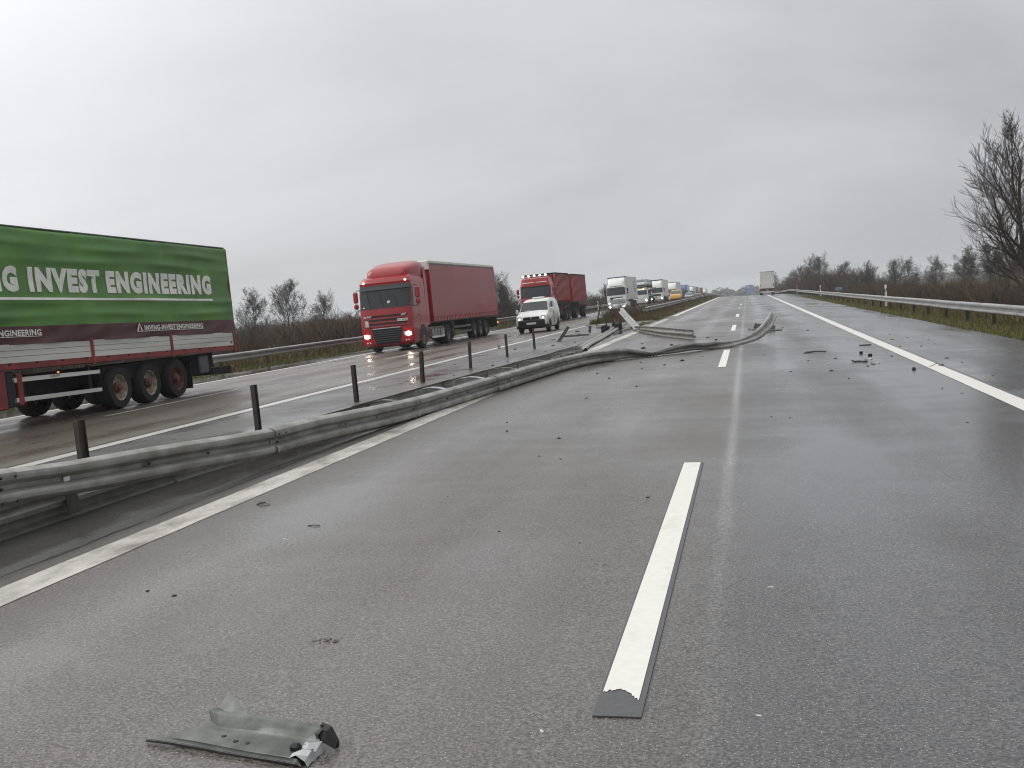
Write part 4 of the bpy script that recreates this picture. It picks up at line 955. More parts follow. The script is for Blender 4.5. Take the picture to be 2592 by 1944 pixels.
def sedan(name, e, paint, lit=False, van=False, sc=1.0):
    t = e; z = 1.25 if van else 1.0
    if van: secs = [(.75, .3, .62, .68, .7, .76, .62), (.6, .22, .85, .95, .78, .82, .74), (-.1, .22, 1.0, 1.1, .8, .84, .78), (-.7, .22, 1.02, 1.66, .8, .84, .72), (-1.6, .22, 1.02, 1.75, .8, .84, .73), (-3.2, .22, 1.02, 1.72, .8, .83, .73), (-3.4, .3, 1.0, 1.55, .76, .80, .68)]
    else: secs = [(.78, .3, .52, .56, .62, .68, .55), (.68, .22, .62, .68, .72, .76, .66), (-.25, .20, .78, .84, .76, .79, .70), (-.95, .20, .84, 1.24, .76, .80, .58), (-1.5, .20, .85, 1.32, .76, .80, .58), (-2.3, .20, .85, 1.26, .76, .80, .57), (-2.9, .22, .84, .95, .75, .79, .62), (-3.2, .30, .76, .84, .70, .74, .6)]
    car_body(t, secs, paint)
    if van: plate4(t, 'windscreen', 'glass_side', (.74, -.12, 1.10), (-.74, -.12, 1.10), (-.66, -.68, 1.62), (.66, -.68, 1.62))
    else:
        plate4(t, 'windscreen', 'glass_side', (.66, -.30, .86), (-.66, -.30, .86), (-.54, -.92, 1.22), (.54, -.92, 1.22))
        plate4(t, 'rear_window', 'glass_side', (-.62, -2.86, .94), (.62, -2.86, .94), (.54, -2.34, 1.24), (-.54, -2.34, 1.24))
    for s in (-1, 1):
        if not van: side_plate(t, 'side_window', 'glass_dark', [(-.72, .90), (-2.5, .92), (-2.2, 1.18), (-1.05, 1.19)], s * .70, .03)
        else: side_plate(t, 'side_window', 'glass_dark', [(-.55, 1.08), (-2.8, 1.08), (-2.8, 1.50), (-.85, 1.50)], s * .80, .03)
        part(t, 'headlight', 'lamp_lens', lambda m: m.bbox(s * .42, s * .70, .60, .74, .54, .66, .02))
        if lit: part(t, 'headlamp_bulb', 'lamp_lit', lambda m: m.cyl((s * .58, .76, .60), .07, .03, 'y', 12))
        part(t, 'mirror', paint, lambda m: m.bbox(s * .82, s * .95, -.55, -.45, .86 * z, .98 * z, .02))
        for ly in (0.02, -2.4): wheel(t, s * .68, ly, .28, .18, s, 'rim_grey')
    part(t, 'bumper', 'chassis', lambda m: m.bbox(-.66, .66, .60, .80, .28, .44, .03))
    return t

def far_semi(xc, y, name, label, cabmat, boxmat, htop=3.72, L_=12.2, lit=True, spoil=None, visor=None, deflect=True, rows=None, group=None, letter=None):
    t = opp(name, xc, y, label, 'lorry', group)
    rows = rows or [(.30, -.05, 1.06), (.45, .03, 1.13), (1.1, .03, 1.15), (1.75, 0, 1.15), (2.6, -.2, 1.12), (2.72, -.22, 1.11), (3.0, -.35, 1.05)]
    F = make_cab(t, rows, -2.0, cabmat, (1.72, 2.55), False, hl_z=.72, lit=lit, mirror_mat='black_plastic', door=True)
    part(t, 'roof_spoiler', spoil or cabmat, lambda m: m.loft([[(-w, yy, 2.95), (w, yy, 2.95), (w * .96, yy, zt - .08), (w * .8, yy, zt), (-w * .8, yy, zt), (-w * .96, yy, zt - .08)] for yy, zt, w in ((-.55, 3.02, .8), (-.75, 3.25, .95), (-1.3, htop - .2, 1.05), (-1.9, htop - .12, 1.08))]), True, 40)
    F.patch(t, 'grille', 'black_plastic', [(-.72, 1.15), (.72, 1.15), (.78, 1.48), (-.78, 1.48)], .02, .02, 6, 1)
    F.patch(t, 'bumper', 'grey_plastic' if visor is None else visor, [(-1.05, .34), (1.05, .34), (1.08, .55), (-1.08, .55)], .02, .02, 8, 1)
    if visor: F.patch(t, 'sun_visor', visor, [(-1.05, 2.50), (1.05, 2.50), (1.03, 2.66), (-1.03, 2.66)], .09, -.02, 8, 1)
    part(t, 'trailer_box', boxmat, lambda m: m.bbox(-1.16, 1.16, -2.35 - L_, -2.35, 1.05, htop, .03))
    part(t, 'box_edge', 'grey_plastic', lambda m: (m.box(-1.17, 1.17, -2.36, -2.30, htop - .09, htop + .015), m.box(-1.17, -1.155, -2.36 - L_, -2.35, 1.02, 1.10)))
    part(t, 'chassis', 'chassis', lambda m: (m.box(-.5, .5, -2.2 - L_, -.6, .55, 1.04), m.box(-1.08, -.7, -8.0, -5.0, .4, .9)))
    for s in (-1, 1):
        wheel(t, s * .98, -1.25, .455, .3, s, 'rim_grey', convex=True)
        for ly in (-4.9, -9.6, -10.8, -12.0): wheel(t, s * .96, ly, .455, .38, s, 'rim_grey')
    return t, F
tw, Fw = far_semi(-15.35, 131.0, 'white_lorry', 'white articulated lorry standing right behind the silver car with its headlight on', 'white_paint', 'white_body', 3.92, visor='dark_paint')
for k, (a, b) in enumerate(((.72, .30), (.24, -.18), (-.24, -.74))): Fw.patch(tw, 'front_lettering_stripe', 'dark_paint', [(b, 2.74), (a, 2.74), (a, 2.83), (b, 2.83)], .02, .0, 3, 1)
for k in range(5): part(tw, 'side_lettering_stripe', 'grey_plastic', lambda m: m.box(-1.166, -1.158, -12.6, -9.8, 2.0 + .30 * k, 2.12 + .30 * k))
tw, Fw = far_semi(-15.3, 190, 'white_lorry', 'white articulated lorry with dark roof edge behind the car transporter', 'white_paint', 'white_body', 3.95, L_=11.5)
part(tw, 'roof_band', 'chassis', lambda m: m.box(-1.0, 1.0, -1.85, -1.72, 3.78, 3.98))
far_semi(-15.2, 227, 'white_lorry', 'white lorry with tall white roof fairing behind the yellow van', 'white_paint', 'white_body', 4.0, lit=False, spoil='white_paint')
far_semi(-15.2, 265, 'blue_lorry', 'blue lorry in the queue with a pale band over its windscreen', 'blue_paint', 'blue_paint', 3.85, lit=False)
far_semi(-15.2, 299, 'white_lorry', 'small white lorry queuing between the blue and the green lorry', 'white_paint', 'white_body', 3.8, lit=False)
far_semi(-15.2, 324, 'green_box_lorry', 'distant green lorry in the queue', 'green_paint', 'green_paint', 3.9, lit=False)
far_semi(-15.2, 349, 'red_box_lorry', 'distant lorry with red front in the queue', 'daf_red', 'red_container', 3.9, lit=False)
far_semi(-15.2, 392, 'white_lorry', 'distant white lorry, last one before the road dips', 'white_paint', 'white_body', 3.9, lit=False)
sedan('silver_car', opp('silver_car', -10.75, 92.3, 'silver car with lit headlight half hidden by the median bush', 'car'), 'silver_paint', lit=True)
sedan('yellow_van', opp('yellow_van', -10.6, 167, 'yellow van in the queue in front of the tall white lorries', 'van'), 'yellow_paint', van=True, lit=False)
sedan('silver_car', opp('silver_car', -10.6, 206, 'pale blue car in the queue beside the blue lorry', 'car'), 'silver_paint')
sedan('silver_car', opp('silver_car', -10.6, 243, 'pale silver car in the queue beside the green lorry', 'car'), 'silver_paint')
sedan('white_car', opp('white_car', -10.6, 300, 'distant white car at the far end of the queue', 'car'), 'white_paint')
sedan('dark_car', opp('dark_car', -10.6, 345, 'distant dark car at the far end of the queue', 'car'), 'dark_paint')

# ---- car transporter in the queue
t = opp('car_transporter', -15.3, 160, 'car transporter with yellow frame standing between two white lorries', 'lorry')
rows = [(.30, -.05, 1.0), (.45, .03, 1.1), (1.1, .03, 1.12), (1.5, 0, 1.12), (2.2, -.2, 1.08), (2.35, -.4, 1.0)]
make_cab(t, rows, -1.7, 'white_paint', (1.5, 2.15), False, hl_z=.65, lit=True, mirror_mat='black_plastic', door=False)
part(t, 'deck', 'chassis', lambda m: (m.box(-1.1, 1.1, -16, -2.0, .75, .9), m.box(-1.1, -.9, -16, .2, 2.40, 2.50), m.box(.9, 1.1, -16, .2, 2.40, 2.50)))
part(t, 'yellow_beam', 'yellow_paint', lambda m: (m.box(-1.14, 1.14, .15, .28, 2.38, 2.52), m.box(-1.15, -1.11, -16, .2, 2.36, 2.44)))
for yy in (-2.2, -6, -10, -15.8): part(t, 'deck_post', 'chassis', lambda m: (m.box(-1.12, -1.02, yy - .06, yy + .06, .8, 2.5), m.box(1.02, 1.12, yy - .06, yy + .06, .8, 2.5)))
for s in (-1, 1):
    for ly in (-1.2, -4.6, -11, -12.3): wheel(t, s * .97, ly, .42, .34, s)
for s in (-1, 1): part(t, 'deck_lamp', 'lamp_small', lambda m: m.cyl((s * .6, .30, 2.34), .07, .04, 'y', 10))
for i, (dy, dz, pt, lab) in enumerate(((1.6, 2.52, 'silver_paint', 'front silver car on the upper deck of the car transporter'), (6.2, 2.52, 'dark_paint', 'dark car in the middle of the upper deck of the car transporter'), (10.6, 2.52, 'green_paint', 'rear green car on the upper deck of the car transporter'), (5.4, .91, 'dark_paint', 'front dark car on the lower deck of the car transporter'), (10.2, .91, 'silver_paint', 'rear silver car on the lower deck of the car transporter'))):
    e = opp('loaded_car', -15.3, 160 + dy, lab, 'car', 'cars on the transporter'); e.location.z = gz(-15.3, 160) + dz
    sedan('loaded_car', e, pt)

# ---- white box lorry on the hard shoulder, seen from behind
yR = 189; t = empty('white_box_lorry', (3.35, yR, gz(3.35, yR)), (0, .025, 0)); tag(t, 'white box lorry seen from behind on the right hard shoulder', 'lorry')
part(t, 'box', 'white_body', lambda m: m.bbox(-1.2, 1.2, 0, 9.5, 1.05, 3.85, .05))
part(t, 'roof_edge', 'grey_plastic', lambda m: m.box(-1.18, 1.2, -.02, 9.4, 3.83, 3.90))
for s in (-1, 1):
    part(t, 'box_lamp', 'lamp_red', lambda m: m.bbox(s * 1.05 - .06, s * 1.05 + .06, -.03, .02, 1.35, 1.85, .01))
    part(t, 'tail_lamp', 'lamp_red', lambda m: m.bbox(s * .82 - .22, s * .82 + .22, -.05, .02, .70, .88, .01))
    for ly in (1.6, 6.9): wheel(t, s * .96, ly, .46, .46, s, 'rim_grey')
part(t, 'number_plate', 'plate_white', lambda m: m.box(-.26, .26, -.05, -.03, .72, .84))
part(t, 'bumper', 'white_body', lambda m: m.bbox(-1.12, 1.12, -.04, .10, .36, .56, .02))
part(t, 'frame', 'chassis', lambda m: (m.box(-1.15, 1.15, .02, .2, .6, 1.04), m.box(-.5, .5, .1, 9.3, .5, 1.05)))
part(t, 'cab', 'white_paint', lambda m: m.bbox(-1.15, 1.15, 9.7, 11.6, .5, 3.2, .1))
for k in range(2): part(t, 'door_gap', 'grey_plastic', lambda m: m.box(-.006 + k * .0, .006, -.004, .01, 1.1, 3.8))

# ------------------------------------------------------------------ vegetation
def bare_tree(h, seed, lean=(0, 0), levels=4, spread=.62, trunk_r=.085, limb_from=.22, limbs=13, upb=.10, twig_r=.006):
    """returns (trunk, crown) meshes of a leafless tree"""
    r = random.Random(seed); T, C = MB(), MB()
    def seg(p, d, L_, rad, lvl, mb):
        n = {0: 9, 1: 6, 2: 4, 3: 3}.get(lvl, 3); pts = [p.copy()]; q = p.copy(); dd = d.copy()
        for i in range(n):
            j = .10 if lvl == 0 else .22
            dd = (dd + Vector((r.uniform(-j, j), r.uniform(-j, j), r.uniform(-j * .5, j))) + Vector((0, 0, upb if lvl else .03))).normalized(); q = q + dd * (L_ / n); pts.append(q.copy())
        rads = [max(twig_r * .55, rad * (1 - .72 * i / n)) for i in range(n + 1)]
        mb.tube(pts, rads, {0: 8, 1: 6, 2: 4}.get(lvl, 3), lvl < 2)
        return pts, rads
    def grow(p, d, L_, rad, lvl):
        pts, rads = seg(p, d, L_, rad, lvl, T if lvl == 0 else C)
        if lvl >= levels: return
        k = {0: limbs, 1: 8, 2: 6, 3: 4}[lvl]
        for i in range(k):
            t = (limb_from if lvl == 0 else .15) + (1 - (limb_from if lvl == 0 else .15)) * (i + r.random()) / k; t = min(t, .995)
            f = t * (len(pts) - 1); a = int(f); u = f - a; b = min(a + 1, len(pts) - 1); q = pts[a].lerp(pts[b], u); dir_ = (pts[b] - pts[a]).normalized() if b != a else d
            ang = r.uniform(.45, .95) * (spread / .62) * (1.15 - .45 * t); az = r.uniform(0, 6.283)
            o = dir_.orthogonal().normalized(); o.rotate(__import__('mathutils').Quaternion(dir_, az)); nd = (dir_ * math.cos(ang) + o * math.sin(ang)).normalized()
            ll = {0: h * .46 * (1.15 - .65 * t), 1: L_ * .46 * (1.2 - .5 * t), 2: L_ * .50, 3: L_ * .6}[lvl] * r.uniform(.75, 1.2)
            rr = rads[a] * (.55 if lvl == 0 else .55)
            grow(q, nd, ll, max(rr, twig_r), lvl + 1)
    grow(Vector((0, 0, -.2)), Vector((lean[0], lean[1], 1)).normalized(), h * .82, trunk_r, 0)
    a, b = T.mesh('trunk'), C.mesh('crown')
    for m in (a, b): m.polygons.foreach_set('use_smooth', [True] * len(m.polygons))
    a.materials.append(MATS['bark']); b.materials.append(MATS['twig']); return a, b
def put_tree(name, meshes, loc, s, rz, label, group=None):
    e = empty(name, loc, (0, 0, rz)); e.scale = (s, s, s); tag(e, label, 'tree', group)
    link(bpy.data.objects.new('trunk', meshes[0]), e); link(bpy.data.objects.new('crown', meshes[1]), e); return e
def bush_mesh(h, w, seed, stems=26, mat='twig', twr=.006, up=.8):
    r = random.Random(seed); m = MB()
    def tw(p, d, L_, rad, lvl):
        n = 3; pts = [p.copy()]; q = p.copy(); dd = d.copy()
        for i in range(n): dd = (dd + Vector((r.uniform(-.3, .3), r.uniform(-.3, .3), r.uniform(-.1, .25)))).normalized(); q = q + dd * (L_ / n); pts.append(q.copy())
        m.tube(pts, [rad, rad * .8, rad * .6, rad * .35], 3, False)
        if lvl < 2:
            for i in range(5 if lvl == 0 else 4):
                a = r.uniform(.3, 2.95); k = int(a); q = pts[k].lerp(pts[k + 1], a - k); nd = (dd + Vector((r.uniform(-.9, .9), r.uniform(-.9, .9), r.uniform(-.2, .6)))).normalized(); tw(q, nd, L_ * r.uniform(.35, .55), rad * .6, lvl + 1)
    for i in range(stems):
        a = r.uniform(0, 6.283); d = r.random() ** .6 * w * .5; p = Vector((d * math.cos(a), d * math.sin(a), -.05))
        dr = Vector((math.cos(a) * r.uniform(0, .55), math.sin(a) * r.uniform(0, .55), up + r.random() * .4)).normalized(); tw(p, dr, h * r.uniform(.55, .95), twr * 2.0, 0)
    me = m.mesh('bush'); me.materials.append(MATS[mat]); return me
TREES = [bare_tree(6.0, 11, levels=4, limbs=18, spread=.95, upb=.07, twig_r=.012, limb_from=.2), bare_tree(5.4, 23, levels=4, limbs=19, spread=1.1, upb=.06, twig_r=.012, limb_from=.15), bare_tree(6.3, 37, levels=4, limbs=18, spread=.85, upb=.08, twig_r=.012)]
BIG = bare_tree(7.2, 8, lean=(.06, 0), levels=4, limbs=15, spread=.74, upb=.12, trunk_r=.13, limb_from=.12, twig_r=.0075)
def tz(x, y): return terrain(x, y)
put_tree('roadside_tree', BIG, (9.40, 40, tz(9.35, 40)), .95, R_(200), 'tall bare tree with dense dark twigs standing behind the right guardrail')
for i, (x, y, s, k, lab) in enumerate(((-50.5, 106, .95, 0, 'bare spreading tree next to the green lorry in the left hedge'), (-46.6, 105, 1.0, 2, 'tallest bare tree between the green lorry and the red lorry'), (-42.6, 105, .92, 1, 'rounded bare tree nearer the red lorry in the left hedge'), (-38.0, 112, .72, 0, 'low bare tree just left of the red lorry mirror'))):
    put_tree('bare_tree', TREES[k], (x, y, tz(x, y)), s, i * 1.3, lab)
for i, (x, y, s, k) in enumerate(((-21.6, 96, .72, 1), (-23.0, 101, .80, 0), (-22.2, 130, .72, 2), (-25, 150, .8, 1), (-21.8, 172, .62, 0), (-30, 120, .8, 2), (-24, 210, .8, 0), (-23, 250, .8, 1), (-24, 300, .9, 2), (-26, 360, .9, 0))):
    put_tree('bare_tree', TREES[k], (x, y, tz(x, y)), s, i * 2.1, 'bare tree in the hedge behind the opposite guardrail and the lorries', 'bare trees behind the lorries')
for i, (x, y, s, k) in enumerate(((16.5, 71, .62, 1), (15.8, 75, .55, 0), (19.5, 95, .66, 2), (18, 112, .60, 0), (22, 120, .7, 1), (16.6, 131, .62, 2), (14.5, 140, .66, 0), (21, 152, .8, 1), (13.8, 165, .72, 2), (11.2, 178, 1.15, 1), (10.9, 196, 1.0, 0), (9.8, 215, .8, 2), (9.2, 240, .9, 1), (26, 140, .8, 0), (30, 110, .8, 2), (33, 150, 1.0, 1), (28, 84, .62, 2), (24, 68, .5, 0))):
    put_tree('bare_tree', TREES[k], (x, y, tz(x, y)), s, i * 1.7, 'bare tree rising from the brown hedge beyond the right guardrail', 'bare trees beyond the right guardrail')
# dark evergreen-looking tree by the white lorry
put_tree('dense_tree', TREES[1], (6.0, 262, tz(7, 262)), .95, .4, 'dark dense tree beside the white box lorry')
BUSH = [bush_mesh(1.9, 1.5, 100 + i, 30, 'twig' if i % 2 else 'twig_brown', .007) for i in range(5)]
def shrubs(n, fx, fy, smin, smax, name, label, group, seed, meshes=BUSH, zf=tz, sx=1.3):
    r = random.Random(seed)
    for i in range(n):
        y = fy(r, i / n); x = fx(r, y); o = link(bpy.data.objects.new(name, meshes[r.randrange(len(meshes))])); s = r.uniform(smin, smax)
        o.location = (x, y, zf(x, y) - .03); o.rotation_euler = (0, 0, r.uniform(0, 6.28)); o.scale = (s * sx, s * sx, s); tag(o, label, 'shrub', group)
shrubs(120, lambda r, y: r.uniform(-27.5, -22.2) - .05 * max(0, 60 - y), lambda r, t: 26 + 100 * t + r.uniform(-.6, .6), .75, 1.12, 'hedge_shrub', 'leafless brown shrub in the dense hedge behind the far left guardrail', 'shrubs of the left hedge', 3)
shrubs(90, lambda r, y: r.uniform(-29, -21.6), lambda r, t: 126 + 170 * t ** 1.2, .9, 1.5, 'distant_shrub', 'leafless shrub in the distant hedge behind the queue of lorries', 'shrubs behind the queue', 4, sx=1.5)
shrubs(80, lambda r, y: r.uniform(-60, -30), lambda r, t: 70 + 65 * t, .8, 1.35, 'thicket_shrub', 'leafless shrub in the thicket under the bare trees left of the red lorry', 'thicket shrubs on the left', 8, sx=1.7)
shrubs(170, lambda r, y: 9.0 + .012 * y + abs(r.gauss(0, 1.6)), lambda r, t: 27 + 110 * t ** 1.1, .50, .84, 'hedge_shrub', 'leafless brown shrub in the hedge behind the right guardrail', 'shrubs of the right hedge', 5)
shrubs(110, lambda r, y: 9.0 + abs(r.gauss(0, 3.5)), lambda r, t: 135 + 150 * t, 1.0, 1.7, 'distant_shrub', 'leafless shrub in the hazy thicket at the end of the right guardrail', 'shrubs at the end of the right guardrail', 6, sx=1.6)
MED = [bush_mesh(.95, 1.0, 200 + i, 34, 'twig_brown', .005, .7) for i in range(3)]
mz = lambda x, y: gz(x, y) + .06
shrubs(150, lambda r, y: r.uniform(-8.0, -6.2), lambda r, t: 60.5 + 150 * t ** 1.25, .42, .74, 'median_shrub', 'small leafless brown shrub growing in the planted median', 'shrubs in the planted median', 7, MED, mz, 1.2)
for i, (x, y, s) in enumerate(((-7.35, 58.9, 1.0), (-6.6, 60.6, 1.15), (-7.5, 61.6, .9))):
    o = link(bpy.data.objects.new('median_bush', MED[i])); o.location = (x, y, mz(x, y)); o.scale = (s * .95, s * .95, s); tag(o, ['dense brown bush at the broken end of the planted median', 'tall brown bush just behind the rearing guardrail beam', 'brown bush in front of the silver car'][i], 'bush')
shrubs(90, lambda r, y: r.uniform(-5.75, -5.05), lambda r, t: 61 + 130 * t ** 1.2, .26, .46, 'median_shrub', 'low leafless shrub on the fast lane side of the median guardrail', 'low shrubs beside the median guardrail', 17, MED, mz, 1.3)
# two reed-coloured marker stakes in the median
for i, (x, y) in enumerate(((-6.30, 62.1), (-6.02, 61.4))):
    m = MB(); r = random.Random(i)
    for k in range(14): a = r.uniform(0, 6.28); m.tube([(0.04 * math.cos(a), .04 * math.sin(a), 0), (.10 * math.cos(a), .10 * math.sin(a), .45), (.16 * math.cos(a) , .16 * math.sin(a), r.uniform(.6, .95))], [.012, .010, .004], 3)
    o = obj('dry_tuft', m, 'reed'); o.location = (x, y, mz(x, y)); tag(o, ['rust brown dry tuft in the median beside a dark post', 'second rust brown dry tuft, nearer the fast lane edge line'][i], 'plant')
    o = obj('guardrail_post', ipost(.9, .05), 'post_steel'); o.location = (x - .02, y + .25, mz(x, y)); tag(o, ['thin dark post behind the first rust brown tuft', 'thin dark post behind the second rust brown tuft'][i], 'post')

# grass: loose blades, one object for each strip
def grass(name, n, fx, fy, zf, hmin, hmax, mat, label, seed, w=.012):
    r = random.Random(seed); vs, fs = [], []
    for i in range(n):
        y = fy(r); x = fx(r, y); z = zf(x, y) - .01; h = r.uniform(hmin, hmax); a = r.uniform(0, 6.28); l = r.uniform(.1, .6) * h; b = r.uniform(0, 6.28); ww = w * (1 + y / 60)
        k = len(vs); vs += [(x - ww * math.cos(a), y - ww * math.sin(a), z), (x + ww * math.cos(a), y + ww * math.sin(a), z), (x + l * math.cos(b), y + l * math.sin(b), z + h)]; fs.append((k, k + 1, k + 2))
    o = obj(name, MB().add(vs, fs), mat); tag(o, label, 'grass', kind='stuff'); return o
near = lambda a, b, p: (lambda r: a + (b - a) * r.random() ** p)
grass('verge_grass', 42000, lambda r, y: 6.18 + 2.6 * r.random() ** 1.3, near(22, 130, 1.9), tz, .05, .17, 'blade_green', 'short green grass on the verge under the right guardrail', 1)
grass('verge_weeds', 14000, lambda r, y: 7.9 + 2.2 * r.random(), near(22, 120, 1.7), tz, .15, .50, 'blade_dry', 'tall dry grass behind the right guardrail', 2)
grass('bank_grass', 22000, lambda r, y: -18.45 - 3.5 * r.random() ** 1.2, near(22, 140, 1.5), tz, .05, .20, 'blade_green', 'short green grass on the verge under the far left guardrail', 3)
grass('bank_weeds', 20000, lambda r, y: -20 - 6 * r.random(), near(24, 120, 1.4), tz, .2, .7, 'blade_dry', 'tall dry weeds in front of the left hedge', 4, .014)
grass('median_grass', 26000, lambda r, y: r.uniform(-8.4, -4.75), near(58, 200, 1.6), mz, .08, .34, 'blade_dry', 'dry brown grass covering the planted median', 5, .010)
grass('median_green', 7000, lambda r, y: r.uniform(-5.6, -4.7), near(59, 140, 1.5), mz, .05, .18, 'blade_green', 'thin green grass along the fast lane side of the median', 6, .010)
grass('rape_plants', 9000, lambda r, y: r.uniform(-76, -36), lambda r: r.uniform(112, 128), lambda x, y: tz(x, y) + .25 + .03 * max(0, y - 118), .4, .9, 'rape_field', 'yellow green crop in the field behind the left hedge', 7, .03)
# distant wood on the horizon: one mass
def forest():
    r = random.Random(31); vs, fs = [], []
    for i in range(420):
        x = r.uniform(-420, 420); y = 820 + r.uniform(-20, 70) + abs(x) * .15; h = r.uniform(7.5, 10.5) + .8 * math.sin(x * .05); z0 = terrain(60, min(y, 1060)) - .5; w = r.uniform(4, 7)
        for k in range(90):
            a = r.uniform(0, 6.28); t = r.random() ** 1.25; rad = w * math.sin(math.pi * (.12 + .80 * t)) * math.sqrt(r.random()); c = Vector((x + rad * math.cos(a), y + rad * math.sin(a), z0 + h * t)); s = r.uniform(.6, 1.4) * (1.9 - 1.2 * t)
            o = len(vs)
            for q in range(3): vs.append((c.x + r.uniform(-s, s), c.y + r.uniform(-s, s), c.z + r.uniform(-s, s)))
            fs.append((o, o + 1, o + 2))
    nx, ny = 260, 5; o0 = len(vs)
    for i in range(nx + 1):
        for j in range(ny + 1):
            x = -450 + 900 * i / nx; y = 835 + 14 * j + abs(x) * .15; zb = terrain(60, min(y, 1060)) - .5
            vs.append((x, y, zb + (0 if j in (0,) else 6.0 + .8 * math.sin(x * .05) + 1.2 * math.sin(x * .31) + 1.0 * math.sin(x * .83 + j) + r.uniform(0, 1.6))))
    for i in range(nx):
        for j in range(ny): a = o0 + i * (ny + 1) + j; fs.append((a, a + 1, a + ny + 2, a + ny + 1))
    o = obj('distant_forest', MB().add(vs, fs), 'forest_far'); tag(o, 'hazy grey wood along the horizon beyond the road', 'forest', kind='stuff')
forest()

# ------------------------------------------------------------------ signs and delineators
def delineator(x, y, zf, label, group=None):
    e = empty('delineator_post', (x, y, zf(x, y))); e.scale = (1, 1, 1); tag(e, label, 'post', group)
    part(e, 'post', 'post_white', lambda m: m.prism([(-.06, -.03), (.06, -.03), (.05, .05), (-.05, .05)], 'z', -.1, 1.28))
    part(e, 'black_band', 'black_plastic', lambda m: m.prism([(-.064, .86), (.064, .93), (.064, 1.10), (-.064, 1.03)], 'y', -.036, .054))
    part(e, 'reflector', 'lamp_lens', lambda m: m.box(-.022, .022, -.042, -.036, .92, 1.06))
    return e
delineator(7.75, 65.5, tz, 'white delineator post with black band nearest behind the right guardrail')
delineator(7.75, 122, tz, 'white delineator post by the small blue board behind the right guardrail')
delineator(7.75, 178, tz, 'far white delineator post near the orange sign')
delineator(-19.7, 146, tz, 'white delineator post behind the opposite guardrail beside the white lorry')
e = empty('blue_signboard', (9.2, 790, terrain(9, 790))); tag(e, 'large blue motorway signboard far off beside the white box lorry', 'sign')
e.location.x = 2.4
part(e, 'panel', 'sign_blue', lambda m: m.bbox(-2.1, 2.1, -.05, .05, 3.0, 8.8, .1))
part(e, 'panel_text', 'post_white', lambda m: m.bbox(-1.7, -.7, -.07, -.05, 6.9, 7.7, .02))
for s in (-1, 1): part(e, 'pole', 'zinc_far', lambda m: m.cyl((s * 1.3, .1, 1.5), .12, 4.5, 'z', 8))
e = empty('orange_sign', (8.7, 190, tz(8.7, 190))); tag(e, 'small orange sign on a pole beyond the right guardrail', 'sign')
part(e, 'panel', 'sign_orange', lambda m: m.bbox(-.30, .30, -.03, .03, 1.35, 2.5, .03)); part(e, 'panel_mark', 'yellow_paint', lambda m: m.cyl((0, -.035, 2.05), .14, .02, 'y', 10)); part(e, 'pole', 'zinc_far', lambda m: m.cyl((0, .05, 1.0), .035, 2.4, 'z', 8))
pm('board_blue', (.14, .19, .25), (.16, .21, .27), 2, .5)
e = empty('blue_board', (8.7, 110, tz(8.7, 110))); tag(e, 'low pale blue board behind the right guardrail', 'sign')
part(e, 'panel', 'board_blue', lambda m: m.bbox(-.32, .32, -.02, .02, .72, 1.04, .02)); part(e, 'pole', 'zinc_far', lambda m: m.cyl((0, .04, .5), .03, 1.2, 'z', 8))

# ------------------------------------------------------------------ debris
def chunk(sx, sy, sz, seed, sub_=1):
    r = random.Random(seed); m = MB(); rings = []; n = 7
    for (t, k) in ((0, .75), (.35, 1.0), (.75, .8), (1.0, .35)):
        rings.append([(sx * .42 * k * math.cos(6.283 * i / n) * r.uniform(.6, 1.15), sy * .40 * k * math.sin(6.283 * i / n) * r.uniform(.6, 1.15), sz * .55 * t * r.uniform(.7, 1.1)) for i in range(n)])
    return m.loft(rings)
def debris(x, y, sx, sy, sz, mat, label, group=None, rz=None, seed=0):
    o = obj('debris_fragment', chunk(sx, sy, sz, seed), mat); o.location = (x, y, gz(x, y) - .002); o.rotation_euler = (0, R_(1.4), rz if rz is not None else rnd.uniform(0, 6.28)); tag(o, label, 'debris', group); return o
SL, SF, SH = 'small dark fragment of debris lying on the slow lane', 'small dark fragment of debris lying on the fast lane', 'small dark fragment of debris lying on the wet hard shoulder'
k = 0
DS = .72
for (x, y, s) in ((.20, 13.39, .05), (.41, 13.24, .05), (.68, 20.17, .07), (2.23, 12.37, .05), (2.73, 15.44, .06), (2.61, 16.21, .06), (1.53, 18.32, .06), (1.13, 22.8, .08), (1.7, 23.2, .10), (2.81, 23.3, .09), (2.85, 24.45, .07), (2.09, 20.85, .10), (1.38, 20.0, .14), (.69, 7.97, .025), (1.9, 37.5, .16), (1.6, 31.5, .07), (.4, 34.6, .12), (1.2, 41, .12), (2.6, 30.8, .08), (.3, 25.2, .07)):
    k += 1; s *= DS; debris(x, y, s * 1.5, s * .8, s * .5, ('debris_dark', 'black_plastic', 'debris_grey')[k % 3 if k % 4 else 0], SL, 'debris scattered on the slow lane', seed=k)
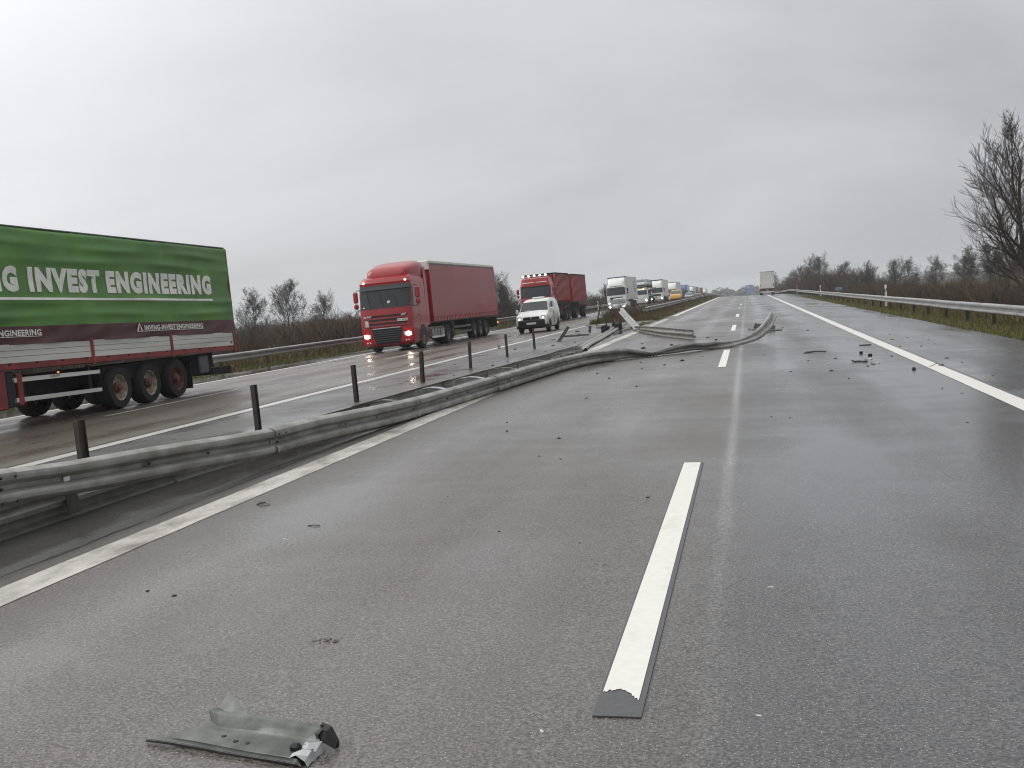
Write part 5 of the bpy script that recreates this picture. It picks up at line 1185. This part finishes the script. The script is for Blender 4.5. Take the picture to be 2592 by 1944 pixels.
for (x, y, s) in ((-.84, 8.29, .035), (-2.48, 8.43, .02), (-1.27, 7.41, .02), (-1.14, 8.05, .018), (-1.75, 7.13, .022), (-1.14, 6.78, .02), (-.91, 6.22, .022), (-3.28, 5.5, .035), (-3.5, 5.59, .028), (-2.14, 11.84, .05), (-1.87, 10.34, .04), (-2.12, 10.54, .03), (-2.9, 12.6, .05), (-3.1, 13.5, .04), (-2.5, 16.4, .06), (-1.9, 18.2, .05), (-2.6, 20.1, .07), (-3.0, 21.4, .08), (-2.2, 22.3, .08), (-1.8, 23.2, .07), (-1.5, 24.4, .09), (-2.4, 24.2, .08), (-1.1, 25.6, .07), (-2.9, 30.2, .16), (-2.2, 31.4, .12), (-1.7, 30.4, .08), (-1.2, 31.6, .09), (-3.5, 29.1, .10), (-1.0, 33.3, .12), (-1.3, 35.2, .1), (-3.2, 33.0, .1), (-2.0, 27.9, .09), (-2.7, 28.4, .1)):
    k += 1; debris(x, y, s * 1.4, s * .9, s * .6, ('debris_dark', 'black_plastic', 'debris_dark', 'debris_grey')[k % 4], SF, 'debris scattered on the fast lane', seed=k)
for (x, y, s) in ((3.4, 26.56, .12), (3.84, 26.37, .12), (4.24, 27.03, .12), (3.68, 22.16, .12), (3.65, 18.03, .09), (4.23, 26.97, .10), (3.6, 29.62, .10), (4.36, 28.75, .10), (4.1, 30.48, .12), (3.73, 20.92, .08), (4.48, 19.83, .08), (3.9, 32.5, .1), (4.6, 31.2, .1), (5.0, 29.4, .08), (4.9, 34.6, .1), (3.8, 36.1, .1)):
    k += 1; s *= DS; debris(x, y, s * 1.5, s * .7, s * .4, ('debris_dark', 'debris_grey', 'debris_grey')[k % 3], SH, 'debris scattered on the hard shoulder', seed=k)
for (x, y, s) in ((-6.2, 25.9, .08), (-5.9, 31.5, .1), (-6.3, 35, .14), (-5.8, 36.5, .1), (-7.2, 40.1, .18), (-6.1, 40.4, .1), (-7.4, 34.2, .12), (-6.9, 44.6, .2), (-7.5, 48, .25), (-6.2, 49.5, .22), (-7.0, 51.5, .3), (-6.0, 53, .25), (-7.6, 27.5, .07), (-7.2, 16.5, .05), (-5.9, 19.2, .05), (-6.4, 23.0, .06)):
    k += 1; debris(x, y, s * 1.5, s * .9, s * .5, ('debris_dark', 'black_plastic', 'debris_grey')[k % 3], 'dark fragment of debris lying on the paved median', 'debris scattered on the median', seed=k)
for (x, y, s) in ((-.83, 3.79, .028), (-.05, 4.0, .025), (.03, 5.76, .035), (-1.54, 7.07, .02), (-3.25, 6.94, .025), (-1.41, 4.25, .014), (1.44, 21.66, .11), (-3.9, 12.1, .04), (-2.0, 14.9, .05)):
    k += 1; debris(x, y, s * 1.6, s * .8, s * .25, 'debris_pale', 'tiny pale chip lying on the asphalt', 'pale chips on the asphalt', seed=k)
def dthing(name, mb, mat, loc, label, rot=(0, 0, 0), smooth=False):
    o = obj(name, mb, mat, None, smooth, 40 if smooth else None); o.location = (loc[0], loc[1], gz(loc[0], loc[1]) + (loc[2] if len(loc) > 2 else 0)); o.rotation_euler = rot; tag(o, label, 'debris'); return o
dthing('bent_strip', MB().tube([(-.24, 0, .01), (-.20, .05, .02), (0, .09, .035), (.24, .03, .02)], [.025, .022, .02, .018], 5), 'debris_dark', (1.42, 25.3), 'long thin bent strip lying on the slow lane')
dthing('thin_bar', MB().box(-.14, .14, -.015, .015, 0, .025), 'debris_dark', (2.72, 27.5), 'straight thin dark bar next to the right edge line')
dthing('black_block', MB().bbox(-.035, .035, -.03, .03, 0, .055, .008), 'black_plastic', (2.32, 24.4), 'upright small black block left of its pair on the slow lane')
dthing('black_block', MB().bbox(-.04, .04, -.03, .03, 0, .05, .008), 'black_plastic', (2.42, 23.6), 'squat black block just behind the broken lamp unit')
e = empty('broken_lamp', (2.15, 22.0, gz(2.15, 22))); tag(e, 'broken lamp unit with a long dark arm on the slow lane', 'debris')
part(e, 'arm', 'debris_dark', lambda m: (m.tube([(-.24, 0, .05), (-.2, 0, .02), (.02, 0, .02)], .016, 5)))
part(e, 'housing', 'debris_grey', lambda m: m.add(*[(c.v, c.f) for c in [chunk(.20, .16, .10, 5)]][0]))
part(e, 'shell', 'debris_pale', lambda m: m.add(*[([(v[0] + .12, v[1] + .03, v[2] + .03) for v in c.v], c.f) for c in [chunk(.13, .10, .08, 8)]][0]))
debris(2.34, 21.47, .11, .08, .06, 'debris_pale', 'pale curved shard beside the broken lamp unit', seed=90)
debris(2.23, 21.24, .14, .05, .03, 'black_plastic', 'flat black splinter in front of the broken lamp unit', seed=91)
debris(2.73, 19.7, .14, .10, .09, 'black_plastic', 'black pointed lump between the broken lamp and the right edge line', seed=92)
e = empty('wire_cluster', (3.2, 20.25, gz(3.2, 20.2))); tag(e, 'tangle of wire and plastic lying on the right edge line', 'debris')
part(e, 'wire', 'debris_dark', lambda m: m.tube([(-.14, -.02, .01), (-.08, .0, .015), (-.02, .02, .05), (.03, .04, .03)], .007, 4))
part(e, 'plug', 'debris_grey', lambda m: m.add(*[([(v[0] + .08, v[1] + .05, v[2]) for v in c.v], c.f) for c in [chunk(.13, .09, .07, 3)]][0]))
debris(-1.98, 33.4 + 4.6, .42, .22, .12, 'black_plastic', 'ragged black piece beyond the end of the loose beam', seed=93)
for i, (x, y, rz) in enumerate(((.42, 39.6, .3), (.75, 38.6, -.2), (.25, 40.3, .9))):
    m = MB(); m.bbox(-.36, .36, -.12, .12, 0, .05, .01); m.prism([(-.2, .02), (.1, .02), (.16, .16), (-.12, .24)], 'y', -.02, .02)
    dthing('metal_plate', m, 'debris_grey', (x, y), ['bent grey plate lying under the curled beam', 'long grey plate right of the curled beam', 'upturned grey plate left of the curled beam'][i], (R_(6 * i), 0, rz))
dthing('curled_scrap', MB().tube([(-.06, 0, .005), (-.03, .02, .02), (.02, .02, .022), (.06, -.01, .006)], [.006, .014, .014, .005], 5), 'debris_metal', (-3.98, 8.17), 'small curled metal scrap beside the left edge line')
dthing('wire_piece', MB().tube([(-.05, 0, .004), (0, .005, .008), (.05, -.01, .004)], .004, 4), 'debris_dark', (-3.19, 7.34), 'short dark wire lying on the fast lane')
dthing('dark_strip', MB().box(-.10, .10, -.02, .02, 0, .015), 'debris_dark', (1.32, 71.4), 'dark flat strip far out on the slow lane')
m = MB(); r = random.Random(4)
for i in range(26): a = r.uniform(0, 6.28); d = r.random() ** .5; m.add(*[([(v[0] + d * .085 * math.cos(a), v[1] + d * .035 * math.sin(a), v[2]) for v in c.v], c.f) for c in [chunk(.02, .015, .007, i)]][0])
o = obj('mud_crumbs', m, 'mud'); o.location = (-2.07, 4.76, gz(-2.07, 4.76)); tag(o, 'patch of dark mud crumbs on the fast lane', 'dirt', kind='stuff')
for (x, y, n_, lab) in ((-8.25, 9.9, 24, 'small weed tuft growing at the opposite inner edge line'), (-8.35, 9.3, 16, 'low yellowish weed beside the dark weed tuft'), (-8.3, 35.8, 20, 'weed tuft at the opposite edge line beyond the last upright post')):
    m = MB(); r = random.Random(n_)
    for i in range(n_): a = r.uniform(0, 6.28); l = r.uniform(.04, .16); m.tube([(r.uniform(-.05, .05), r.uniform(-.05, .05), 0), (.06 * math.cos(a), .06 * math.sin(a), l)], [.006, .002], 3)
    o = obj('weed_tuft', m, 'blade_dry' if n_ != 16 else 'blade_green'); o.location = (x, y, .115); tag(o, lab, 'weed')

# the torn piece of guardrail in the foreground
e = empty('guardrail_fragment', (-1.90, 3.62, .047)); tag(e, 'torn piece of galvanised guardrail lying in the foreground', 'guardrail fragment')
def frag():
    # cross-section from the near rolled edge to the far raised fold, swept left to right
    prof0 = [(-.165, .012), (-.150, .002), (-.120, .0), (-.09, .012), (.01, .020), (.045, .024), (.062, .050), (.078, .092), (.098, .112), (.128, .106), (.150, .094)]
    prof0 = [(-.150, .030), (-.160, .018), (-.150, .006), (-.128, .022), (-.05, .024), (.030, .026), (.052, .032), (.066, .052), (.080, .068), (.108, .072), (.136, .062)]
    vs, fs = [], []; NX = 16; m = len(prof0)
    for s_ in (0, 1):
        for i in range(NX + 1):
            t = i / NX; x = -.36 + .655 * t
            for j, (v, z) in enumerate(prof0):
                xx = x
                if i == 0: xx += (0, -.02, -.03, .06, .08, .14, .16, .15, .14, .16, .18)[j]
                elif i <= 4: xx += (0, -.02, -.03, .06, .08, .14, .16, .15, .14, .16, .18)[j] * (1 - i / 5)
                if i == NX: xx += rnd.uniform(-.012, .018)
                bow = .020 * (t - .4) ** 2 * 4
                zz = z + (.02 * (t - .35) ** 2) * (j > 5) + (.010 * math.sin(t * 7 + j * .4)) * .3
                vs.append((xx, v * .74 - bow * .4 - .10 * t + .02, zz - s_ * .004))
    o = (NX + 1) * m
    for i in range(NX):
        for j in range(m - 1): a = i * m + j; fs += [(a, a + m, a + m + 1, a + 1), (o + a, o + a + 1, o + a + m + 1, o + a + m)]
        for j in (0, m - 1): a = i * m + j; fs.append((a, a + m, o + a + m, o + a))
    for i in (0, NX):
        for j in range(m - 1): a = i * m + j; fs.append((a, a + 1, o + a + 1, o + a))
    return MB().add(vs, fs)
fo = obj('plate', frag(), 'debris_metal', e, True, 35)
part(e, 'bent_flap', 'debris_metal', lambda m: m.add([(-.20, .104, .066), (-.06, .076, .066), (-.085, .104, .088), (-.165, .137, .118), (-.20, .100, .062), (-.06, .072, .062), (-.085, .100, .084), (-.165, .133, .114)], [(0, 1, 2, 3), (7, 6, 5, 4), (0, 4, 5, 1), (1, 5, 6, 2), (2, 6, 7, 3), (3, 7, 4, 0)]))
part(e, 'crumpled_end', 'zinc_bright', lambda m: m.loft([[(.255, -.185 + .026 * k, .026 + .006 * (k % 2)) for k in range(6)], [(.285, -.192 + .027 * k, .030 + .010 * ((k + 1) % 2)) for k in range(6)], [(.318, -.192 + .028 * k, .020 + .008 * (k % 3)) for k in range(6)], [(.330, -.196 + .028 * k, .002 + .005 * (k % 2)) for k in range(6)]], False, False, False))
part(e, 'broken_tip', 'black_plastic', lambda m: m.loft([[(.285, -.045, .030), (.285, -.025, .068), (.285, .025, .072), (.285, .02, .035)], [(.325, -.05, .026), (.325, -.03, .064), (.33, .01, .066), (.33, .005, .03)], [(.365, -.045, .004), (.365, -.035, .022), (.368, -.015, .024), (.368, -.02, .004)]]))
part(e, 'bolt', 'black_plastic', lambda m: m.bbox(.225, .268, -.135, -.10, .02, .050, .01))
for (x, y) in ((-.02, -.075), (.035, -.085), (-.09, -.04), (.06, -.055)): part(e, 'bolt_hole', 'black_plastic', lambda m: m.cyl((x, y, .0175), .010, .012, 'z', 10))
e.rotation_euler = (0, R_(1.4), R_(-4))

# ------------------------------------------------------------------ damp air
hz = bpy.data.materials.new('haze'); hz.use_nodes = True; nt = hz.node_tree; nt.nodes.clear()
o_ = nt.nodes.new('ShaderNodeOutputMaterial'); v_ = nt.nodes.new('ShaderNodeVolumePrincipled'); v_.inputs['Color'].default_value = (.90, .95, 1.0, 1); v_.inputs['Density'].default_value = .00042; v_.inputs['Anisotropy'].default_value = .2
nt.links.new(v_.outputs[0], o_.inputs['Volume'])
zl = min(zp(1065), 0) - 14; mb = MB(); mb.box(-1500, 1300, -40, 2400, zl, 14)
o = obj('haze', mb, None); o.data.materials.append(hz); tag(o, 'thin damp haze over the road and fields', 'haze', kind='stuff')

gA.location = (-4.9, 13, .1155)
for c in gA.children: c.matrix_parent_inverse = Matrix.Translation(gA.location).inverted()
